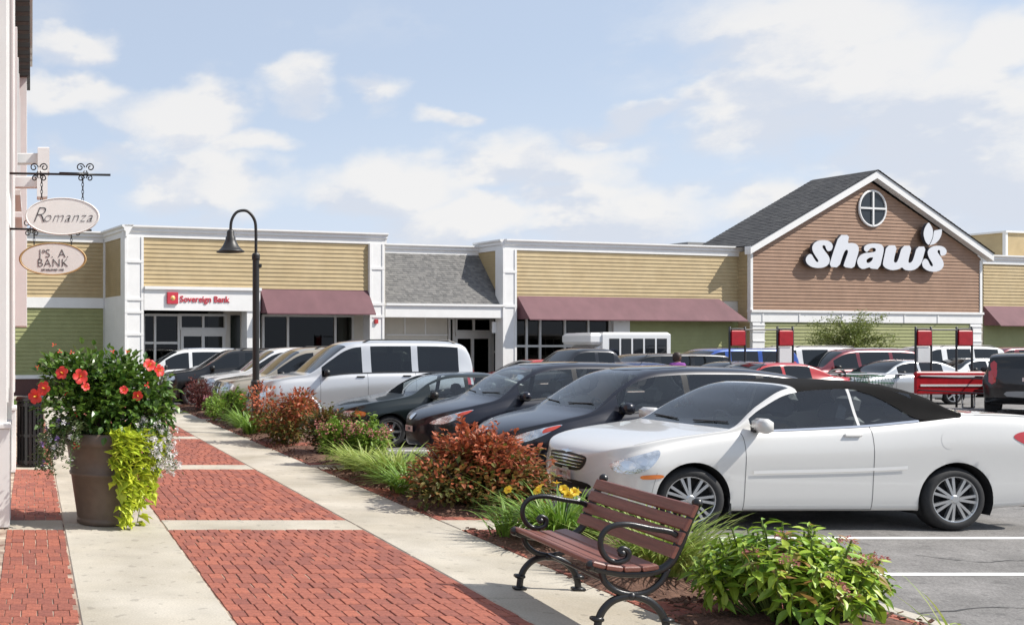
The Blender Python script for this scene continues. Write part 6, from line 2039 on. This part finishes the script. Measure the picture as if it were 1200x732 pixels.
# ------------------------------------------------------------------ minibus
def minibus():
    px, Y = 650, 39.3
    x0 = (px - AXX) / FPX * Y
    root = thing('minibus', (x0, Y, lot_z(Y)), 'white minibus with a row of dark windows parked before the supermarket', 'bus', rz=R(6))
    root.scale = (.86, .86, .90)
    BW = mat('bus_white', (.76, .76, .75), .35, coat=.6)
    q = MB()   # cab hood
    hood = [(0, .55), (.02, .95), (.15, 1.12), (.75, 1.28), (.9, 1.36), (1.42, 2.02), (1.75, 2.10), (1.75, .45), (.1, .45)]
    q.prism(hood, -.92, .92); q.build('cab', BW, root, fixn=True)
    for sd in (-1, 1):
        y = sd * .925
        g = MB(); g.add([(1.02, y, 1.40), (1.48, y, 1.40), (1.48, y, 1.92), (1.38, y, 1.92)], [(0, 1, 2, 3)]); g.build('cab_window', FARG, root)
    g = MB(); g.add([(.925, -.8, 1.40), (.925, .8, 1.40), (1.37, .8, 1.97), (1.37, -.8, 1.97)], [(0, 1, 2, 3)])
    g.v = [(a - .03, b, c_ + .02) for a, b, c_ in g.v]; g.build('windscreen', FARG, root)
    MB().box(1.55, 4.75, -1.05, 1.05, .45, 2.62, bev=.09).build('coach_body', BW, root)
    MB().box(1.02, 1.60, -1.0, 1.0, 2.10, 2.60, bev=.12).build('roof_cap', BW, root)
    for sd in (-1, 1):
        for k in range(5):
            a = 1.86 + k * .56
            w = MB(); w.box(a, a + .47, sd * 1.05 - .008, sd * 1.05 + .008, 1.62, 2.36, bev=.0)
            f = w.build('window', mat('bus_rubber', (.02, .02, .02), .7), root)
            g = MB(); y = sd * 1.0625; g.add([(a + .03, y, 1.65), (a + .44, y, 1.65), (a + .44, y, 2.33), (a + .03, y, 2.33)], [(0, 1, 2, 3)]); g.build('pane', FARG, f)
        MB().box(1.6, 4.7, sd * 1.052 - .008, sd * 1.052 + .008, 1.05, 1.12).build('side_stripe', mat('bus_stripe', (.25, .27, .3), .5), root)
        for hx in (.72, 3.75): wheel_parts(root, hx, sd * .82, .38, .22, 6, face=sd)
    MB().box(-.06, .02, -.85, .85, .50, .68, bev=.02).build('front_bumper', CHROME, root)
    for sd in (-1, 1): MB().box(-.01, .05, sd * .68 - .12, sd * .68 + .12, .78, .95, bev=.01).build('headlight', HEADL, root)
    MB().box(.35, .75, -.935, -.92, 1.0, 1.18).build('yellow_panel', mat('bus_yellow', (.7, .45, .08), .5), root)


minibus()


# ------------------------------------------------------------------ cart corrals
def corral(label, px0, px1, Y, red_panel):
    x0 = (px0 - AXX) / FPX * Y; x1 = (px1 - AXX) / FPX * Y
    z = lot_z(Y)
    root = thing('cart_corral', (x0, Y, z), label, 'cart corral', 'cart corrals in the lot')
    STEEL = mat('corral_steel', (.03, .03, .032), .5)
    RED = mat('corral_red', (.42, .012, .02), .38, var=.15, scale=3)
    W = x1 - x0
    H = 2.36
    def loop(x, w, h, y=0.0):
        q = MB(); r = .10
        pts = spline([(x, y, .03), (x, y, h - r), (x + .02, y, h - .03), (x + r, y, h), (x + w - r, y, h), (x + w - .02, y, h - .03), (x + w, y, h - r), (x + w, y, .03)], 4)
        q.tube(pts, .028, 6); return q.build('post_loop', STEEL, root, smooth=True)
    k = .46
    loop(0, k, H); loop(W - k, k, H)
    q = MB(); q.tube([(k * .7, 0, H - .02), (W - k * .7, 0, H - .02)], .025, 6); q.build('top_bar', STEEL, root)
    for x in (0, W - k):
        MB().box(x + .03, x + k - .03, -.06, .06, H - .50, H - .04, bev=.03).build('red_sign', RED, root)
    MB().box(.05 if red_panel else W - k + .05, k - .05 if red_panel else W - .05, -.03, .03, H - 1.0, H - .53, bev=.01).build('notice', WHITE, root)
    if not red_panel:
        loop(0, k, 1.1, -1.8); loop(W - k, k, 1.1, -1.8)
    # low rails
    for x in (0, W):
        for h in (.55, .95):
            q = MB(); q.tube([(x, 0, h), (x, -2.2, h)], .022, 6); q.build('side_rail', STEEL, root)
    for h in (.45, 1.02):
        q = MB(); q.tube([(-2.6, -.0, h), (0, 0, h)], .022, 6); q.build('side_rail', CHROME, root)
    if red_panel:
        p = MB(); p.box(-.05, W + .35, -.10, .0, .42, 1.10, bev=.04); pan = p.build('red_panel', RED, root)
        for h in (.66, .93): MB().box(.05, W + .25, -.115, -.102, h, h + .06).build('white_stripe', WHITE, pan)
        for x in (.15, W - .15):
            q = MB(); q.tube(spline([(x - .18, -.05, .44), (x - .18, -.05, .08), (x - .12, -.05, .03), (x + .12, -.05, .03), (x + .18, -.05, .08), (x + .18, -.05, .44)], 4), .022, 6); q.build('foot_loop', CHROME, root)
    q = MB(); q.tube(spline([(-2.6, 0, .05), (-2.6, 0, .95), (-2.5, 0, 1.12), (-2.2, 0, 1.14), (-2.1, 0, .95), (-2.1, 0, .05)], 4), .03, 6); q.build('end_hoop', STEEL, root)
    return x0, Y, z


def cart(x, y, z, label, m_):
    root = thing('shopping_cart', (x, y, z), label, 'cart', 'shopping carts in the corral')
    q = MB()
    top = [(0, -.28, 1.0), (.85, -.24, .92), (.85, .24, .92), (0, .28, 1.0)]; bot = [(.12, -.22, .55), (.78, -.18, .58), (.78, .18, .58), (.12, .22, .55)]
    for ring in (top, bot, [tuple((Vector(a) + Vector(b)) / 2) for a, b in zip(top, bot)]):
        for k in range(4): q.tube([ring[k], ring[(k + 1) % 4]], .012, 5)
    for k in range(4):
        a0, a1, b0, b1 = Vector(top[k]), Vector(top[(k + 1) % 4]), Vector(bot[k]), Vector(bot[(k + 1) % 4])
        for j in range(9): q.tube([a0.lerp(a1, j / 8), b0.lerp(b1, j / 8)], .006, 4)
    for j in range(7): q.tube([Vector(bot[0]).lerp(Vector(bot[3]), j / 6), Vector(bot[1]).lerp(Vector(bot[2]), j / 6)], .006, 4)
    q.build('basket', m_, root)
    f = MB()
    for s in (-1, 1): f.tube([(0, s * .27, 1.02), (.08, s * .24, .5), (.1, s * .24, .18), (.8, s * .2, .18)], .013, 6)
    f.tube([(.1, -.24, .2), (.1, .24, .2)], .012, 5)
    f.build('frame', CHROME, root)
    h = MB(); h.tube([(-.05, -.27, 1.04), (-.05, .27, 1.04)], .02, 8); h.build('handle', m_, root)
    for (cx, cy) in ((.1, -.24), (.1, .24), (.78, -.2), (.78, .2)):
        w = MB(); w.lathe([(0, -.02), (.065, -.02), (.065, .02), (0, .02)], 12, Matrix.Translation((cx, cy, .065)) @ Matrix.Rotation(R(90), 4, 'X'), cap=False); w.build('caster', RUBBER, root)


corral('left steel cart corral with red sign boxes and a white notice', 855, 929, 30.5, False)
cx, cy, cz = corral('right steel cart corral with red sign boxes and red striped side panel', 1073, 1139, 30.5, True)
GREENP = mat('cart_green', (.02, .13, .05), .45)
cart(cx - 1.35, cy + .35, cz, 'green shopping cart standing nearest the red corral panel', GREENP)
cart(cx - 2.05, cy + .4, cz, 'green shopping cart behind the one nearest the red corral panel', GREENP)
cart(cx - 2.75, cy + .3, cz, 'shopping cart with red handle at the hoop end of the right corral', mat('cart_red', (.4, .03, .03), .5))


# ------------------------------------------------------------------ small tree before the gable
def tree():
    rnd = random.Random(77)
    Y = 40.3; X = (998 - AXX) / FPX * Y; Z = lot_z(Y)
    root = thing('young_tree', (X, Y, Z), 'small loose-crowned green tree before the sage wall under the gable', 'tree')
    t = MB(); t.tube(spline([(0, 0, 0), (.03, 0, .7), (-.02, .02, 1.4), (.03, 0, 2.2)], 4), [.07 - .004 * k for k in range(13)], 8)
    t.build('trunk', mat('tree_bark', (.09, .065, .045), .9), root)
    br = MB(); lf = MB()
    for k in range(34):
        h = rnd.uniform(1.0, 2.2); a = rnd.uniform(0, 6.28); L = rnd.uniform(.6, 1.55) * (1.15 - .35 * (h - 1))
        e = Vector((math.cos(a) * L, math.sin(a) * L, h + rnd.uniform(.2, 1.15) * (1 if L < 1.2 else .55)))
        pts = spline([(0, 0, h), (e.x * .5, e.y * .5, (h + e.z) / 2 + .1), tuple(e)], 4)
        br.tube(pts, [.022 - .002 * i for i in range(len(pts))], 5)
        for p in pts[2:]:
            for _ in range(34):
                o = p + Vector((rnd.gauss(0, .13), rnd.gauss(0, .13), rnd.gauss(0, .11)))
                leaf_faces(lf, orient(o, (rnd.gauss(0, 1), rnd.gauss(0, 1), rnd.gauss(0, .7)), rnd, .6), rnd.uniform(.06, .11), .05, .2, simple=True)
    br.build('branches', mat('tree_bark', (.09, .065, .045), .9), root)
    tag(lf.build('crown', mat('tree_leaf', (.13, .18, .035), col2=(.26, .29, .08), island=1, rough=.5, trans=.3), root), kind='stuff')


tree()


# ------------------------------------------------------------------ people
def person(loc, label, top_m, leg_m, hair_m, H=1.68, rz=0.0, arm=.1):
    SK = mat('skin', (.45, .25, .17), .55)
    me = bpy.data.meshes.new('body')
    k = H / 1.70
    V = [(0, 0, .95), (0, 0, 1.12), (0, 0, 1.32), (0, 0, 1.45), (0, 0, 1.53), (0, -.01, 1.60), (0, 0, 1.68),
         (-.09, 0, .90), (-.10, -.02, .50), (-.10, .0, .09), (-.10, -.14, .04), (.09, 0, .90), (.10, .03, .50), (.10, .08, .09), (.10, -.06, .04),
         (-.17, 0, 1.40), (-.24, .02, 1.12), (-.22, -.08, .88), (-.21, -.11, .79), (.17, 0, 1.40), (.24, .02, 1.12), (.22, -.08, .88), (.21, -.11, .79)]
    E = [(0, 1), (1, 2), (2, 3), (3, 4), (4, 5), (5, 6), (0, 7), (7, 8), (8, 9), (9, 10), (0, 11), (11, 12), (12, 13), (13, 14), (2, 15), (15, 16), (16, 17), (17, 18), (2, 19), (19, 20), (20, 21), (21, 22)]
    Rr = [(.15, .11), (.135, .10), (.17, .115), (.07, .07), (.055, .055), (.085, .10), (.06, .07), (.085, .09), (.06, .065), (.04, .045), (.035, .03), (.085, .09), (.06, .065), (.04, .045), (.035, .03),
          (.065, .065), (.045, .045), (.034, .034), (.03, .02), (.065, .065), (.045, .045), (.034, .034), (.03, .02)]
    me.from_pydata([tuple(Vector(v) * k) for v in V], E, [])
    o = bpy.data.objects.new('body', me); COL.objects.link(o)
    sk = o.modifiers.new('skin', 'SKIN')
    for v, r in zip(me.skin_vertices[0].data, Rr): v.radius = r
    me.skin_vertices[0].data[0].use_root = True
    s = o.modifiers.new('sub', 'SUBSURF'); s.levels = 2
    dg = bpy.context.evaluated_depsgraph_get()
    m2 = bpy.data.meshes.new_from_object(o.evaluated_get(dg))
    bpy.data.objects.remove(o)
    for m_ in (SK, top_m, leg_m): m2.materials.append(m_)
    for p in m2.polygons:
        c = p.center
        p.material_index = 0 if c.z > 1.47 * k else (1 if c.z > .93 * k and not (abs(c.x) > .2 * k and c.z < 1.15 * k) else (0 if abs(c.x) > .185 * k and c.z > .7 * k else 2))
    m2.shade_smooth()
    root = thing('person', loc, label, 'person', rz=rz)
    link('body', m2, root)
    q = MB(); q.lathe([(0, .125), (.06, .115), (.10, .06), (.112, 0), (.10, -.09), (.075, -.13)], 16, Matrix.Translation((0, .022, 1.62 * k)), cap=False)
    q.build('hair', hair_m, root, smooth=True)
    for s in (-1, 1):
        q = MB(); q.lathe([(0, -.008), (.008, 0), (0, .008)], 8, Matrix.Translation((s * .034, -.105, 1.625 * k)), cap=False); q.build('eye', mat('eye_dark', (.02, .015, .01), .3), root)
    q = MB(); q.lathe([(0, .02), (.012, 0), (0, -.01)], 8, Matrix.Translation((0, -.115, 1.60 * k)), cap=False); q.build('nose', SK, root)
    MB().box(-.025, .025, -.103, -.095, 1.555 * k, 1.562 * k).build('mouth', mat('lip', (.35, .12, .10), .5), root)


person(farpos(794, 27.6), 'woman with dark hair in purple top walking among the cars', mat('purple_top', (.22, .05, .28), .8), mat('dark_trousers', (.03, .03, .05), .8), mat('dark_hair', (.03, .015, .01), .6), H=1.66)
person(farpos(323, 35.2), 'person in dark clothes standing before the dark shopfront under the awning', mat('dark_shirt', (.05, .03, .03), .8), mat('dark_trousers', (.03, .03, .05), .8), mat('brown_hair', (.08, .03, .02), .6), H=1.72)
